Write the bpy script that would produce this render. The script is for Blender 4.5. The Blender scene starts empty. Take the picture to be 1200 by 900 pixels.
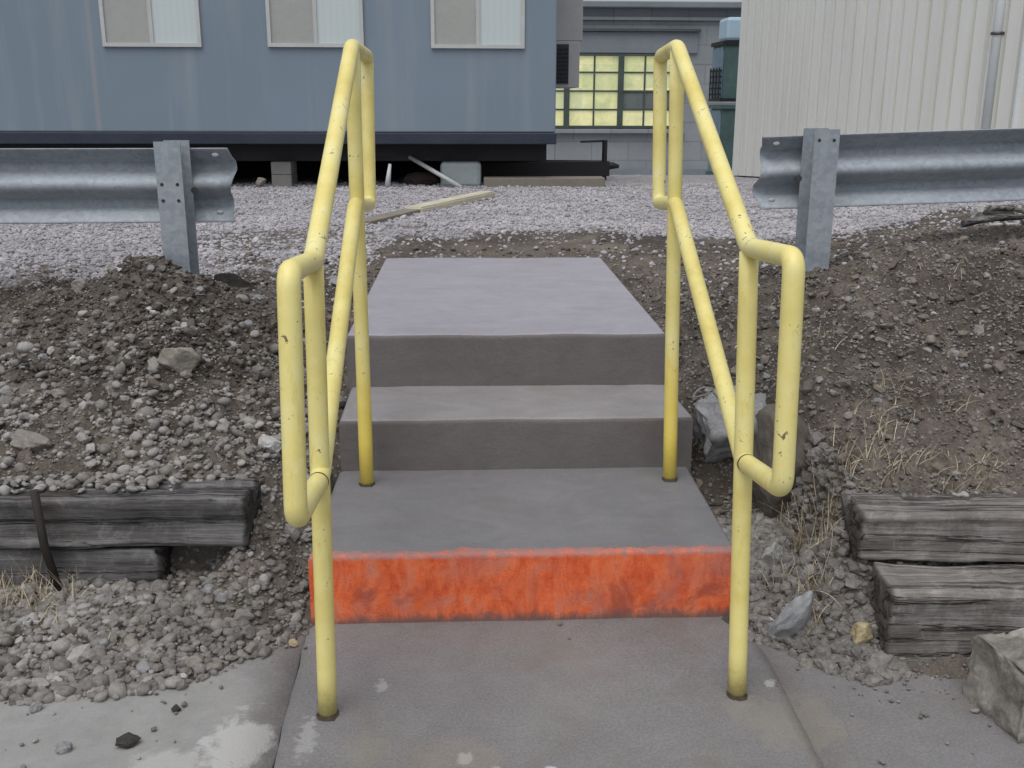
import bpy, bmesh, math, random
import numpy as np
from mathutils import Vector, Matrix, noise as mnoise
random.seed(7); rng = np.random.default_rng(11)
R = math.radians
sc = bpy.context.scene
COL = sc.collection

# ------------------------------------------------------------------ camera
F = 1200.0
CX, CD, CH = -0.15936, 2.67935, 1.45695
PIT, YAW, ROL = 0.27026, 0.045953, 0.0028
_f = Vector((math.sin(YAW)*math.cos(PIT), math.cos(YAW)*math.cos(PIT), -math.sin(PIT)))
_r = Vector((math.cos(YAW), -math.sin(YAW), 0))
_u = _r.cross(_f)
_r2 = _r*math.cos(ROL) + _u*math.sin(ROL)
_u2 = -_r*math.sin(ROL) + _u*math.cos(ROL)
EYE = Vector((CX, -CD, CH))
def ray(u, v):
    return _f*F + _r2*(u-600) - _u2*(v-450)
def onz(u, v, z): d = ray(u, v); return EYE + d*((z-EYE.z)/d.z)
def ony(u, v, y): d = ray(u, v); return EYE + d*((y-EYE.y)/d.y)
def onx(u, v, x): d = ray(u, v); return EYE + d*((x-EYE.x)/d.x)
cam = bpy.data.cameras.new('camera'); co = bpy.data.objects.new('camera', cam); COL.objects.link(co)
M = Matrix((( _r2.x, _u2.x, -_f.x, EYE.x), (_r2.y, _u2.y, -_f.y, EYE.y), (_r2.z, _u2.z, -_f.z, EYE.z), (0, 0, 0, 1)))
co.matrix_world = M
cam.sensor_width = 36; cam.lens = F*36/1200; cam.clip_start = 0.05; cam.clip_end = 1500
sc.camera = co

# ------------------------------------------------------------------ material helpers
class NT:
    def __init__(s, name):
        s.m = bpy.data.materials.new(name); s.m.use_nodes = True
        s.t = s.m.node_tree; s.b = s.t.nodes['Principled BSDF']
    def n(s, kind, **kw):
        nd = s.t.nodes.new(kind)
        for k, v in kw.items():
            if k in ('inp',):
                for kk, vv in v.items():
                    if isinstance(vv, bpy.types.NodeSocket): s.t.links.new(vv, nd.inputs[kk])
                    else: nd.inputs[kk].default_value = vv
            else: setattr(nd, k, v)
        return nd
    def link(s, a, b): s.t.links.new(a, b)
    def coord(s, scale=(1, 1, 1), which='Object', rot=(0, 0, 0)):
        tc = s.n('ShaderNodeTexCoord')
        mp = s.n('ShaderNodeMapping', inp={'Vector': tc.outputs[which], 'Scale': scale, 'Rotation': rot})
        return mp.outputs[0]
    def noise(s, vec, scale, detail=6, rough=.6, dist=0.0):
        return s.n('ShaderNodeTexNoise', inp={'Vector': vec, 'Scale': scale, 'Detail': detail, 'Roughness': rough, 'Distortion': dist}).outputs['Fac']
    def ramp(s, fac, stops, mode='LINEAR'):
        r = s.n('ShaderNodeValToRGB'); s.link(fac, r.inputs[0]); cr = r.color_ramp; cr.interpolation = mode
        while len(cr.elements) < len(stops): cr.elements.new(.5)
        for e, (p, c) in zip(cr.elements, stops):
            e.position = p; e.color = (c[0], c[1], c[2], 1) if not isinstance(c, (int, float)) else (c, c, c, 1)
        return r.outputs[0]
    def mix(s, fac, a, b, blend='MIX'):
        m = s.n('ShaderNodeMix', data_type='RGBA', blend_type=blend)
        for i, v in ((0, fac), (6, a), (7, b)):
            if isinstance(v, bpy.types.NodeSocket): s.link(v, m.inputs[i])
            elif i == 0: m.inputs[0].default_value = v
            else: m.inputs[i].default_value = (v[0], v[1], v[2], 1)
        return m.outputs[2]
    def math(s, op, a, b=0.0, clamp=False):
        m = s.n('ShaderNodeMath', operation=op, use_clamp=clamp)
        for i, v in enumerate((a, b)):
            if isinstance(v, bpy.types.NodeSocket): s.link(v, m.inputs[i])
            else: m.inputs[i].default_value = v
        return m.outputs[0]
    def bump(s, h, dist, strength=1.0, prev=None):
        b = s.n('ShaderNodeBump', inp={'Height': h, 'Distance': dist, 'Strength': strength})
        if prev: s.link(prev, b.inputs['Normal'])
        return b.outputs[0]
    def out(s, color=None, rough=.8, normal=None, metal=0.0, spec=None):
        for k, v in (('Base Color', color), ('Roughness', rough), ('Normal', normal), ('Metallic', metal), ('Specular IOR Level', spec)):
            if v is None: continue
            if isinstance(v, bpy.types.NodeSocket): s.link(v, s.b.inputs[k])
            elif k == 'Base Color': s.b.inputs[k].default_value = (v[0], v[1], v[2], 1)
            else: s.b.inputs[k].default_value = v
        return s.m
def srgb(r, g, b):
    f = lambda c: (c/255/12.92) if c/255 <= .04045 else ((c/255+.055)/1.055)**2.4
    return (f(r), f(g), f(b))

def plain(name, c, rough=.7, var=.25, scale=6, metal=0.0, bump=.002, spec=None):
    t = NT(name); v = t.coord()
    n1 = t.noise(v, scale); n2 = t.noise(v, scale*9, 3)
    c1 = tuple(x*(1-var) for x in c); c2 = tuple(min(1, x*(1+var)) for x in c)
    col = t.ramp(n1, [(.3, c1), (.7, c2)])
    col = t.mix(.35, col, t.ramp(n2, [(.3, c1), (.7, c2)]))
    return t.out(col, t.ramp(n1, [(.3, rough*.85), (.7, min(1, rough*1.1))]), t.bump(n2, bump), metal, spec)

# --- concrete (steps)
def concrete(name, base, dark, light, trowel=True, spec=.35, rough=.62, topblue=None):
    t = NT(name); v = t.coord()
    n1 = t.noise(v, 2.3, 5, .55, .4); n2 = t.noise(t.coord((1, 1.9, 1.9)), 3.4, 7, .68, 1.2); n3 = t.noise(v, 190, 4, .8); n4 = t.noise(v, 18, 5, .65)
    col = t.ramp(n1, [(.3, dark), (.5, base), (.72, light)])
    col = t.mix(.4, col, t.ramp(n2, [(.35, dark), (.65, light)]))
    col = t.mix(.18, col, t.ramp(n4, [(.3, tuple(x*.6 for x in dark)), (.7, light)]))
    col = t.mix(.30, col, t.ramp(n3, [(.3, tuple(x*.45 for x in dark)), (.7, light)]))
    if topblue:      # up-facing faces painted paler and bluer, skylight put into the colour
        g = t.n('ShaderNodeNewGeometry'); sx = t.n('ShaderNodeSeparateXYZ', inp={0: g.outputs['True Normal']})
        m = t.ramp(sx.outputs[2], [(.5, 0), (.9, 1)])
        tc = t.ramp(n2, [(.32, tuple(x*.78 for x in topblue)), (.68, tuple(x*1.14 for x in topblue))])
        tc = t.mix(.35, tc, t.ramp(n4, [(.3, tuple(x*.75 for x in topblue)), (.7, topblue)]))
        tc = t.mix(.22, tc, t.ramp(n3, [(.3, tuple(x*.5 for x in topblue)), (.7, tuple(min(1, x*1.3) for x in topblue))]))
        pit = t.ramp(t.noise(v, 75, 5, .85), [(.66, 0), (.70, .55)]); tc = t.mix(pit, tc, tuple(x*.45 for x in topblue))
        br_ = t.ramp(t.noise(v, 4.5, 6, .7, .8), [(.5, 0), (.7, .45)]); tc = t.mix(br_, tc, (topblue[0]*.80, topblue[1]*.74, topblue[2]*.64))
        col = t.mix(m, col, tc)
    nb = t.bump(n2, .005, .5); nb = t.bump(n4, .005, .7, nb); nb = t.bump(n3, .0022, .9, nb)
    return t, col, nb, rough, spec
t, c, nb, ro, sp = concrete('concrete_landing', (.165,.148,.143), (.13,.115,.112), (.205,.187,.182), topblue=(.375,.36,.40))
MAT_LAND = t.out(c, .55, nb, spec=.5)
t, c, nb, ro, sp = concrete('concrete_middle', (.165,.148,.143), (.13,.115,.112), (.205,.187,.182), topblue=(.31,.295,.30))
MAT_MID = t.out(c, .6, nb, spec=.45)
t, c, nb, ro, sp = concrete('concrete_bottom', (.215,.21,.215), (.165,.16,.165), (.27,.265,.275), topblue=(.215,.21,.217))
# orange paint brushed on the front face and the nosing of the bottom step
v = t.coord(); sx = t.n('ShaderNodeSeparateXYZ', inp={0: v})
edge = t.noise(t.coord((1, 1, 1)), 14, 5, .7)
wob = t.math('MULTIPLY', t.math('SUBTRACT', edge, .5), .09)
yy = t.math('ADD', sx.outputs[1], wob)
mask = t.ramp(t.math('ADD', yy, t.math('MULTIPLY', t.math('SUBTRACT', t.noise(v, 70, 5, .85), .5), .05)), [(.026, 1), (.033, 0)])
fade = t.noise(v, 26, 5, .75)
top = t.ramp(sx.outputs[2], [(.195, 0), (.207, 1)])
worn = t.math('MULTIPLY', top, t.ramp(t.noise(v, 32, 6, .85), [(.44, .35), (.52, 1)]))
vert = t.noise(t.coord((17, 17, 8)), 1.0, 7, .78, .5); big = t.noise(t.coord((5, 5, 5)), 1.6, 4, .6, .5)
oc = t.ramp(vert, [(.25, (.32, .05, .028)), (.40, (.68, .10, .03)), (.56, (.86, .18, .06)), (.70, (.68, .27, .18))])
oc = t.mix(t.ramp(big, [(.47, 0), (.66, .55)]), oc, (.52, .22, .17))
oc = t.mix(t.ramp(t.noise(v, 6, 5, .7, .4), [(.55, 0), (.66, .65)]), oc, (.36, .07, .04))
oc = t.mix(t.ramp(t.noise(v, 9, 6, .8), [(.56, 0), (.66, .8)]), oc, (.80, .13, .02))
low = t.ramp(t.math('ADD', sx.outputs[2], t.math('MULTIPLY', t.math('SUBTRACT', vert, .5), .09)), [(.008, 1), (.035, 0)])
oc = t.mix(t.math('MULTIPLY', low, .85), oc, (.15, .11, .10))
oc = t.mix(t.ramp(t.noise(v, 60, 4, .8), [(.6, 0), (.72, .75)]), oc, (.22, .16, .15))
oc = t.mix(worn, oc, t.mix(.6, c, (.46, .20, .17)))
oc = t.mix(t.ramp(t.noise(v, 24, 7, .85, .4), [(.64, 0), (.68, .55)]), oc, t.mix(.35, c, (.50, .20, .14)))
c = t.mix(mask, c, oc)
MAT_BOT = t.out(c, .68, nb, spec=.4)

# --- sidewalk pad
t = NT('sidewalk_concrete'); v = t.coord()
n1 = t.noise(v, 1.7, 6, .6, .6); n4 = t.noise(v, 11, 6, .7); n3 = t.noise(v, 140, 3, .7)
col = t.ramp(n1, [(.3, (.145, .142, .145)), (.5, (.19, .187, .193)), (.7, (.235, .23, .225))])
col = t.mix(.3, col, t.ramp(n4, [(.3, (.12, .115, .115)), (.7, (.28, .27, .27))]))
col = t.mix(.32, col, t.ramp(n3, [(.3, (.07, .067, .065)), (.7, (.33, .325, .32))]))
col = t.mix(t.ramp(t.noise(v, 3.6, 7, .75, .7), [(.5, 0), (.68, .5)]), col, (.17, .148, .125))
col = t.mix(t.ramp(t.noise(v, 60, 5, .85), [(.64, 0), (.68, .6)]), col, (.10, .095, .09))
col = t.mix(t.ramp(t.noise(v, 50, 5, .85, .3), [(.67, 0), (.70, .6)]), col, (.36, .355, .35))
sx = t.n('ShaderNodeSeparateXYZ', inp={0: v})
wx = t.math('ADD', sx.outputs[0], t.math('MULTIPLY', t.math('SUBTRACT', t.noise(v, 3.2, 5, .6), .5), .55))
dusty = t.ramp(t.math('MULTIPLY', wx, -1.0), [(.60, 0), (.80, 1)])
dust = t.ramp(n4, [(.3, (.27, .27, .26)), (.7, (.36, .36, .35))])
col = t.mix(t.math('MULTIPLY', dusty, .75), col, dust)
# plaster-white patches left of the joint and a few drips
npt = t.noise(v, 9, 7, .72, .5); nps = t.noise(v, 45, 6, .7, .5)
def patch(cx, cy, rx, ry, amt, colr, rot=0.0):
    global col
    px = t.math('DIVIDE', t.math('SUBTRACT', sx.outputs[0], cx), rx); py = t.math('DIVIDE', t.math('SUBTRACT', sx.outputs[1], cy), ry)
    d = t.math('SQRT', t.math('ADD', t.math('MULTIPLY', px, px), t.math('MULTIPLY', py, py)))
    d = t.math('ADD', d, t.math('MULTIPLY', t.math('SUBTRACT', npt if rx > .06 else nps, .5), 3.2))
    col = t.mix(t.math('MULTIPLY', t.ramp(d, [(.6, 1), (1.15, 0)]), amt), col, colr)
patch(-.70, -.56, .085, .13, .85, (.46, .46, .45))
patch(-.86, -.64, .10, .07, .7, (.42, .42, .40))
patch(-.545, -.54, .025, .09, .5, (.40, .40, .40))
patch(-.385, -.33, .022, .03, .5, (.42, .42, .43))
patch(-.17, -.64, .02, .03, .7, (.45, .45, .46))
patch(.02, -.69, .014, .02, .8, (.55, .55, .58))
patch(-.10, -.69, .012, .03, .6, (.45, .45, .46))
patch(.62, -.36, .018, .02, .7, (.45, .45, .45))
patch(.62, -.52, .15, .16, .4, (.27, .25, .20))
patch(-.2, -.62, .14, .08, .35, (.25, .22, .17))
patch(-.40, -.60, .06, .08, .35, (.24, .22, .17))
nb = t.bump(n4, .006, .6); nb = t.bump(n3, .0015, .9, nb)
MAT_PAD = t.out(col, .66, nb, spec=.4)

# --- earth
t = NT('earth'); v = t.coord()
at = t.n('ShaderNodeAttribute', attribute_name='gravel').outputs['Fac']
n1 = t.noise(v, 3.1, 6, .65, .5); n2 = t.noise(v, 24, 6, .75); n3 = t.noise(v, 120, 4, .8)
dirt = t.ramp(n1, [(.3, (.095, .078, .065)), (.5, (.16, .136, .116)), (.7, (.245, .213, .183))])
dirt = t.mix(.45, dirt, t.ramp(n2, [(.3, (.055, .046, .039)), (.5, (.15, .128, .11)), (.75, (.32, .285, .25))]))
dirt = t.mix(t.ramp(n3, [(.6, 0), (.7, .6)]), dirt, (.30, .28, .26))
vo = t.n('ShaderNodeTexVoronoi', inp={'Vector': v, 'Scale': 38.0}); vo2 = t.n('ShaderNodeTexVoronoi', inp={'Vector': v, 'Scale': 75.0})
dirt = t.mix(t.ramp(t.noise(v, 1.5, 5, .6, .6), [(.42, .6), (.56, 0)]), dirt, (.05, .043, .037)); dirt = t.mix(t.ramp(t.noise(v, 2.3, 5, .6, .9), [(.55, 0), (.68, .55)]), dirt, (.27, .235, .195))
g = t.n('ShaderNodeSeparateColor', inp={0: vo.outputs['Color']}); g2 = t.n('ShaderNodeSeparateColor', inp={0: vo2.outputs['Color']})
gc = t.ramp(g.outputs[0], [(0, (.24, .23, .24)), (.5, (.40, .385, .41)), (1, (.60, .58, .62))])
gc = t.mix(.4, gc, t.ramp(g2.outputs[0], [(0, (.15, .145, .15)), (1, (.55, .53, .56))]))
gc = t.mix(t.ramp(n1, [(.42, 0), (.66, .45)]), gc, (.26, .24, .22))
wob = t.math('ADD', at, t.math('MULTIPLY', t.math('SUBTRACT', n2, .5), .7))
k = t.ramp(wob, [(.35, 0), (.65, 1)])
chip = t.n('ShaderNodeTexVoronoi', inp={'Vector': t.coord((1, 1, 1), rot=(.4, .2, .3)), 'Scale': 62.0, 'Randomness': 1.0}); cg = t.n('ShaderNodeSeparateColor', inp={0: chip.outputs['Color']})
isst = t.math('MULTIPLY', t.ramp(cg.outputs[1], [(.60, 0), (.64, 1)]), t.ramp(chip.outputs['Distance'], [(.30, 1), (.42, 0)]))
dirt = t.mix(t.math('MULTIPLY', isst, .8), dirt, t.ramp(cg.outputs[0], [(0, (.12, .11, .10)), (1, (.36, .345, .33))]))
nbm = t.bump(vo.outputs['Distance'], .012, .7)
nbm = t.bump(isst, .008, .6, nbm); nbm = t.bump(n2, .02, .8, nbm); nbm = t.bump(n3, .006, .8, nbm)
MAT_EARTH = t.out(t.mix(k, dirt, gc), .95, nbm, spec=.2)

def stone_mat(name, dark, mid, light, sc_=1.0):
    t = NT(name); at = t.n('ShaderNodeAttribute', attribute_name='tone').outputs['Fac']; v = t.coord()
    n = t.noise(v, 60*sc_, 5, .7)
    c = t.ramp(at, [(0, dark), (.5, mid), (1, light)])
    c = t.mix(.4, c, t.ramp(n, [(.3, dark), (.7, light)]))
    return t.out(c, .85, t.bump(n, .003), spec=.3)
MAT_PEB = stone_mat('pebble', (.085, .076, .068), (.185, .172, .158), (.42, .405, .39))
MAT_PEBY = stone_mat('yard_pebble', (.24, .232, .238), (.37, .358, .375), (.56, .545, .57))
def rock_mat(name, dark, mid, light):
    t = NT(name); v = t.coord()
    n1 = t.noise(v, 7, 6, .7, .6); n2 = t.noise(v, 55, 5, .75)
    c = t.ramp(n1, [(.3, dark), (.5, mid), (.68, light)]); c = t.mix(.35, c, t.ramp(n2, [(.3, dark), (.7, light)]))
    nb = t.bump(n1, .012, .6); nb = t.bump(n2, .004, .9, nb)
    return t.out(c, .9, nb, spec=.25)
MAT_RTAN = rock_mat('rock_tan', (.13, .115, .095), (.25, .23, .20), (.38, .36, .33))
MAT_RGREY = rock_mat('rock_grey', (.12, .12, .12), (.26, .26, .265), (.44, .45, .46))
MAT_RBLOCK = rock_mat('rock_block', (.06, .056, .046), (.21, .195, .165), (.42, .405, .37))
MAT_RDARK = rock_mat('rock_dark', (.02, .018, .017), (.05, .045, .042), (.10, .09, .085))
MAT_RBROWN = rock_mat('rock_brown', (.10, .085, .072), (.15, .131, .113), (.20, .18, .155))
MAT_RBLUE = rock_mat('rock_blue', (.15, .153, .162), (.28, .288, .303), (.45, .455, .465))
MAT_RWHITE = rock_mat('rock_white', (.30, .30, .29), (.50, .50, .49), (.68, .68, .67))
MAT_RYEL = rock_mat('rock_yellow', (.22, .17, .09), (.45, .37, .22), (.60, .52, .36))

# --- weathered timber
def timber_mat(name, dark, mid, light, darktop=.0):
    t = NT(name); v = t.coord((.9, 17, 17)); v0 = t.coord()
    n1 = t.noise(v, 1.6, 6, .7, .4); n2 = t.noise(t.coord((2.5, 70, 70)), 1.0, 5, .7); n3 = t.noise(v0, 5, 4, .6)
    c = t.ramp(n1, [(.34, dark), (.48, mid), (.66, light)])
    c = t.mix(.4, c, t.ramp(n2, [(.3, dark), (.7, light)]))
    c = t.mix(t.ramp(n3, [(.4, 0), (.7, .5)]), c, dark)
    crack = t.ramp(t.noise(t.coord((.35, 9, 9)), 1.5, 5, .6, .3), [(.465, 0), (.5, 1), (.52, 0)])
    c = t.mix(t.ramp(t.noise(v0, 14, 7, .8, .5), [(.5, 0), (.7, .5)]), c, tuple(x*1.1 for x in light))
    c = t.mix(t.ramp(t.noise(v0, 3, 6, .7, .5), [(.52, 0), (.7, .55)]), c, (.13, .105, .085))
    c = t.mix(t.math('MULTIPLY', t.math('MULTIPLY', crack, t.ramp(n3, [(.35, .2), (.6, 1)])), .75), c, (.02, .018, .016))
    sx = t.n('ShaderNodeSeparateXYZ', inp={0: v0}); c = t.mix(t.ramp(t.math('ADD', sx.outputs[0], t.math('MULTIPLY', n3, .02)), [(.012, .75), (.024, 0)]), c, (.05, .042, .036))
    nb = t.bump(crack, -.012, .8); nb = t.bump(n1, .010, .9, nb); nb = t.bump(n2, .003, .9, nb)
    return t.out(c, .92, nb, spec=.2)
MAT_TIMR = timber_mat('weathered_timber', (.05, .044, .04), (.21, .197, .184), (.45, .43, .41))
MAT_TIML = timber_mat('weathered_timber_dark', (.035, .031, .03), (.10, .095, .094), (.30, .295, .30))

# --- yellow pipe paint
t = NT('yellow_pipe_paint'); v = t.coord()
n1 = t.noise(v, 5, 5, .6); n2 = t.noise(v, 42, 5, .75, .5); n3 = t.noise(v, 19, 6, .8); ns = t.noise(t.coord((30, 30, 6)), 1.3, 5, .7)
c = t.ramp(n1, [(.3, (.74, .62, .19)), (.5, (.84, .74, .28)), (.7, (.87, .81, .40))])
c = t.mix(t.ramp(ns, [(.56, 0), (.72, .55)]), c, (.68, .50, .10))
c = t.mix(t.ramp(n3, [(.62, 0), (.70, .45)]), c, (.45, .42, .26))
c = t.mix(t.math('MULTIPLY', t.ramp(t.math('ADD', n2, t.math('MULTIPLY', t.math('SUBTRACT', n1, .5), .35)), [(.655, 0), (.67, 1)]), .9), c, (.13, .09, .055))
scr = t.noise(t.coord((22, 22, 7), rot=(.5, .3, 0)), 2.2, 7, .8, .8); c = t.mix(t.ramp(scr, [(.665, 0), (.69, .7)]), c, (.24, .20, .12))
c = t.mix(t.ramp(t.noise(v, 11, 7, .8, .6), [(.6, 0), (.68, .45)]), c, (.90, .88, .70))
sx = t.n('ShaderNodeSeparateXYZ', inp={0: v})
rb_ = t.math('MULTIPLY', t.ramp(sx.outputs[1], [(.70, 0), (.72, 1)]), t.ramp(t.math('ADD', sx.outputs[2], t.math('MULTIPLY', n1, .25)), [(.50, 1), (.85, 0)]))
c = t.mix(t.math('MULTIPLY', rb_, .6), c, (.80, .58, .03))
grime = t.ramp(t.math('ADD', sx.outputs[2], t.math('MULTIPLY', t.math('SUBTRACT', n3, .5), .12)), [(.02, 1), (.07, 0)])
c = t.mix(t.math('MULTIPLY', grime, .6), c, (.30, .24, .10))
MAT_YEL = t.out(c, .42, t.bump(n3, .001, .8), spec=.5)
MAT_RUST = plain('rust', (.07, .05, .038), .9, .6, 60)
MAT_BLACK = plain('burnt_ring', (.05, .045, .04), .8, .3, 40)

# --- galvanised steel
t = NT('galvanised_steel'); v = t.coord()
vo = t.n('ShaderNodeTexVoronoi', inp={'Vector': v, 'Scale': 55.0}); g = t.n('ShaderNodeSeparateColor', inp={0: vo.outputs['Color']})
n1 = t.noise(t.coord((1, 4, 4)), 1.8, 5, .6); n2 = t.noise(v, 30, 5, .7)
c = t.ramp(n1, [(.3, (.25, .285, .325)), (.7, (.37, .41, .455))])
c = t.mix(.3, c, t.ramp(g.outputs[0], [(0, (.27, .30, .34)), (1, (.52, .56, .60))]))
c = t.mix(t.ramp(n2, [(.62, 0), (.78, .4)]), c, (.24, .235, .235))
MAT_GALV = t.out(c, t.ramp(n1, [(.3, .55), (.7, .72)]), t.bump(n2, .002), metal=.22)
MAT_BOLT = plain('bolt_steel', (.14, .13, .13), .5, .3, 30, metal=.8)

# --- buildings
t = NT('trailer_siding'); v = t.coord()
n1 = t.noise(t.coord((3.0, 3.0, .18)), 1.2, 5, .65); n2 = t.noise(t.coord((1, 1, .5)), .7, 4, .5); n3 = t.noise(t.coord((14, 14, .5)), 1.0, 4, .6)
c = t.ramp(n2, [(.3, (.18, .238, .288)), (.7, (.21, .268, .328))])
c = t.mix(t.ramp(n1, [(.52, 0), (.74, .5)]), c, (.31, .345, .37))
c = t.mix(t.ramp(n3, [(.55, 0), (.85, .15)]), c, (.16, .20, .25))
sx = t.n('ShaderNodeSeparateXYZ', inp={0: v})
def streak(x0, w, amt, colr):
    global c
    d = t.math('ABSOLUTE', t.math('SUBTRACT', sx.outputs[0], x0))
    c = t.mix(t.math('MULTIPLY', t.ramp(d, [(w*.5, 1), (w, 0)]), amt), c, colr)
streak(-3.83, .075, .55, (.33, .36, .36)); streak(-2.35, .05, .3, (.30, .33, .36)); streak(-.47, .03, .45, (.33, .31, .31)); streak(-3.0, .03, .3, (.3, .33, .36)); streak(-4.4, .05, .25, (.28, .31, .35))
wv = t.n('ShaderNodeTexWave', wave_type='BANDS', bands_direction='X', inp={'Vector': v, 'Scale': 3.2, 'Distortion': 0.0})
MAT_SIDING = t.out(c, .55, t.bump(t.noise(v, 1.6, 3, .5), .02, .4), spec=.4)
MAT_RIM = plain('trailer_rim_paint', (.026, .034, .055), .45, .3, 3)
MAT_CHASSIS = plain('chassis_black', (.010, .010, .013), .6, .4, 8)
MAT_BRICKSHADE = plain('dark_brick_and_shade', (.035, .022, .02), .9, .5, 6)  # brick rubble, and the added dark backing under the trailer
MAT_ALU = plain('window_frame_paint', (.50, .51, .50), .5, .12, 4)
MAT_BLINDG = plain('window_grey_blind', (.37, .38, .36), .35, .08, 3, spec=.5)
t = NT('window_pale_curtain'); wv = t.n('ShaderNodeTexWave', wave_type='BANDS', bands_direction='X', inp={'Vector': t.coord(), 'Scale': 5.0, 'Distortion': 1.5})
MAT_CURT = t.out(t.ramp(wv.outputs['Fac'], [(0, (.535, .605, .61)), (1, (.555, .625, .63))]), .35, spec=.5)
MAT_UNIT = plain('beige_metal', (.33, .33, .34), .5, .1, 3)
MAT_GRILL = plain('dark_grille', (.02, .02, .03), .6, .3, 10)
t = NT('painted_block_wall'); v = t.coord(rot=(R(90), 0, 0))
br = t.n('ShaderNodeTexBrick', inp={'Vector': v, 'Scale': 1.0, 'Color1': (.235, .26, .275, 1), 'Color2': (.28, .30, .315, 1), 'Mortar': (.19, .21, .225, 1), 'Brick Width': .8, 'Row Height': .4, 'Mortar Size': .012})
n1 = t.noise(v, 1.3, 6, .65, .5)
c = t.mix(t.ramp(n1, [(.42, 0), (.7, .5)]), br.outputs[0], (.33, .36, .37)); c = t.mix(t.ramp(t.noise(v, 5, 6, .8), [(.58, 0), (.7, .5)]), c, (.17, .185, .19))
MAT_WALL = t.out(c, .85, t.bump(br.outputs['Fac'], -.01, .5), spec=.3)
MAT_WALL2 = plain('painted_band', (.20, .225, .245), .8, .18, 2)
MAT_LEDGE = plain('dark_ledge', (.07, .08, .09), .7, .3, 2)
MAT_SASH = plain('steel_sash', (.06, .085, .075), .6, .3, 4)
t = NT('lit_wired_glass'); v = t.coord()
sn = t.n('ShaderNodeVectorMath', operation='SNAP', inp={0: v, 1: (.63, 5, .48)})
wn = t.n('ShaderNodeTexWhiteNoise', inp={0: sn.outputs[0]}); n2 = t.noise(v, 2.6, 5, .65, .8)
c = t.ramp(wn.outputs[0], [(0, (.42, .50, .34)), (.3, (.55, .60, .30)), (.65, (.74, .72, .34)), (1, (.95, .90, .55))])
c = t.mix(.5, c, t.ramp(n2, [(.3, (.34, .40, .26)), (.5, (.62, .62, .32)), (.7, (.92, .88, .55))]))
t.out(c, .3, spec=.5); t.link(c, t.b.inputs['Emission Color']); t.b.inputs['Emission Strength'].default_value = .30
MAT_LIT = t.m
MAT_DULL = plain('dull_glass', (.16, .18, .175), .3, .12, 3, spec=.5)
t = NT('cream_corrugated'); v = t.coord()
n1 = t.noise(t.coord((2, 2, .25)), 1.0, 5, .6); n2 = t.noise(t.coord((1, 9, .5)), 1.3, 4, .6)
c = t.ramp(n1, [(.3, (.74, .745, .70)), (.7, (.82, .825, .785))]); c = t.mix(t.ramp(n2, [(.5, 0), (.8, .35)]), c, (.56, .53, .45))
MAT_SHED = t.out(c, .5, None, spec=.4)
MAT_WHITE = plain('white_metal', (.72, .76, .77), .45, .06, 3)
MAT_TEAL = plain('teal_paint', (.07, .125, .12), .6, .35, 2.5)
MAT_BLUE = plain('pale_blue_paint', (.17, .25, .33), .6, .3, 2.5)
MAT_TANK = plain('white_blue_plastic', (.42, .56, .66), .5, .12, 2)
MAT_CMU = plain('cinder_block', (.24, .235, .22), .9, .2, 9)
MAT_TAN = plain('tan_wood', (.22, .195, .165), .85, .25, 5)
MAT_CREAM = plain('cream_painted_wood', (.56, .52, .40), .7, .2, 5)
MAT_PALEBOX = plain('pale_box_plastic', (.30, .35, .36), .6, .12, 3)
MAT_STAKE = plain('rusty_steel_stake', (.035, .028, .026), .7, .5, 25, metal=.3)
MAT_STRAW = NT('straw')
at = MAT_STRAW.n('ShaderNodeAttribute', attribute_name='tone').outputs['Fac']
MAT_STRAW = MAT_STRAW.out(MAT_STRAW.ramp(at, [(0, (.20, .155, .10)), (.5, (.42, .36, .25)), (1, (.62, .56, .42))]), .8, spec=.2)
MAT_DIRTCAP = plain('caked_mud', (.06, .052, .047), .95, .4, 20, bump=.01)

# ------------------------------------------------------------------ mesh helpers
def link_mesh(name, me, mat, parent=None):
    o = bpy.data.objects.new(name, me); COL.objects.link(o)
    if mat: me.materials.append(mat)
    if parent: o.parent = parent
    return o
def from_bm(name, bm, mat, parent=None, smooth=False):
    me = bpy.data.meshes.new(name); bm.normal_update(); bm.to_mesh(me); bm.free()
    if smooth:
        for p in me.polygons: p.use_smooth = True
    return link_mesh(name, me, mat, parent)
def thing(name, label, cat, loc=(0, 0, 0), group=None):
    o = bpy.data.objects.new(name, None); COL.objects.link(o); o.location = loc; o.empty_display_size = .1
    o['label'] = label; o['category'] = cat
    if group: o['group'] = group
    return o
def tag(o, label, cat, group=None):
    o['label'] = label; o['category'] = cat
    if group: o['group'] = group
    return o
def rel(o, parent):          # keep world placement under an Empty that only has a location
    for v in o.data.vertices: v.co -= Vector(parent.location)
    return o
def box(bm, x0, x1, y0, y1, z0, z1, bev=0.0, seg=2):
    g = bmesh.ops.create_cube(bm, size=1.0)
    vs = g['verts']
    for v in vs:
        v.co.x = x0+(v.co.x+.5)*(x1-x0); v.co.y = y0+(v.co.y+.5)*(y1-y0); v.co.z = z0+(v.co.z+.5)*(z1-z0)
    if bev:
        es = list({e for v in vs for e in v.link_edges})
        bmesh.ops.bevel(bm, geom=es, offset=bev, segments=seg, affect='EDGES', profile=.5)
def boxo(name, dims, mat, parent=None, bev=0.0):
    bm = bmesh.new(); box(bm, *dims, bev=bev); o = from_bm(name, bm, mat, parent)
    if parent: rel(o, parent)
    return o
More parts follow.
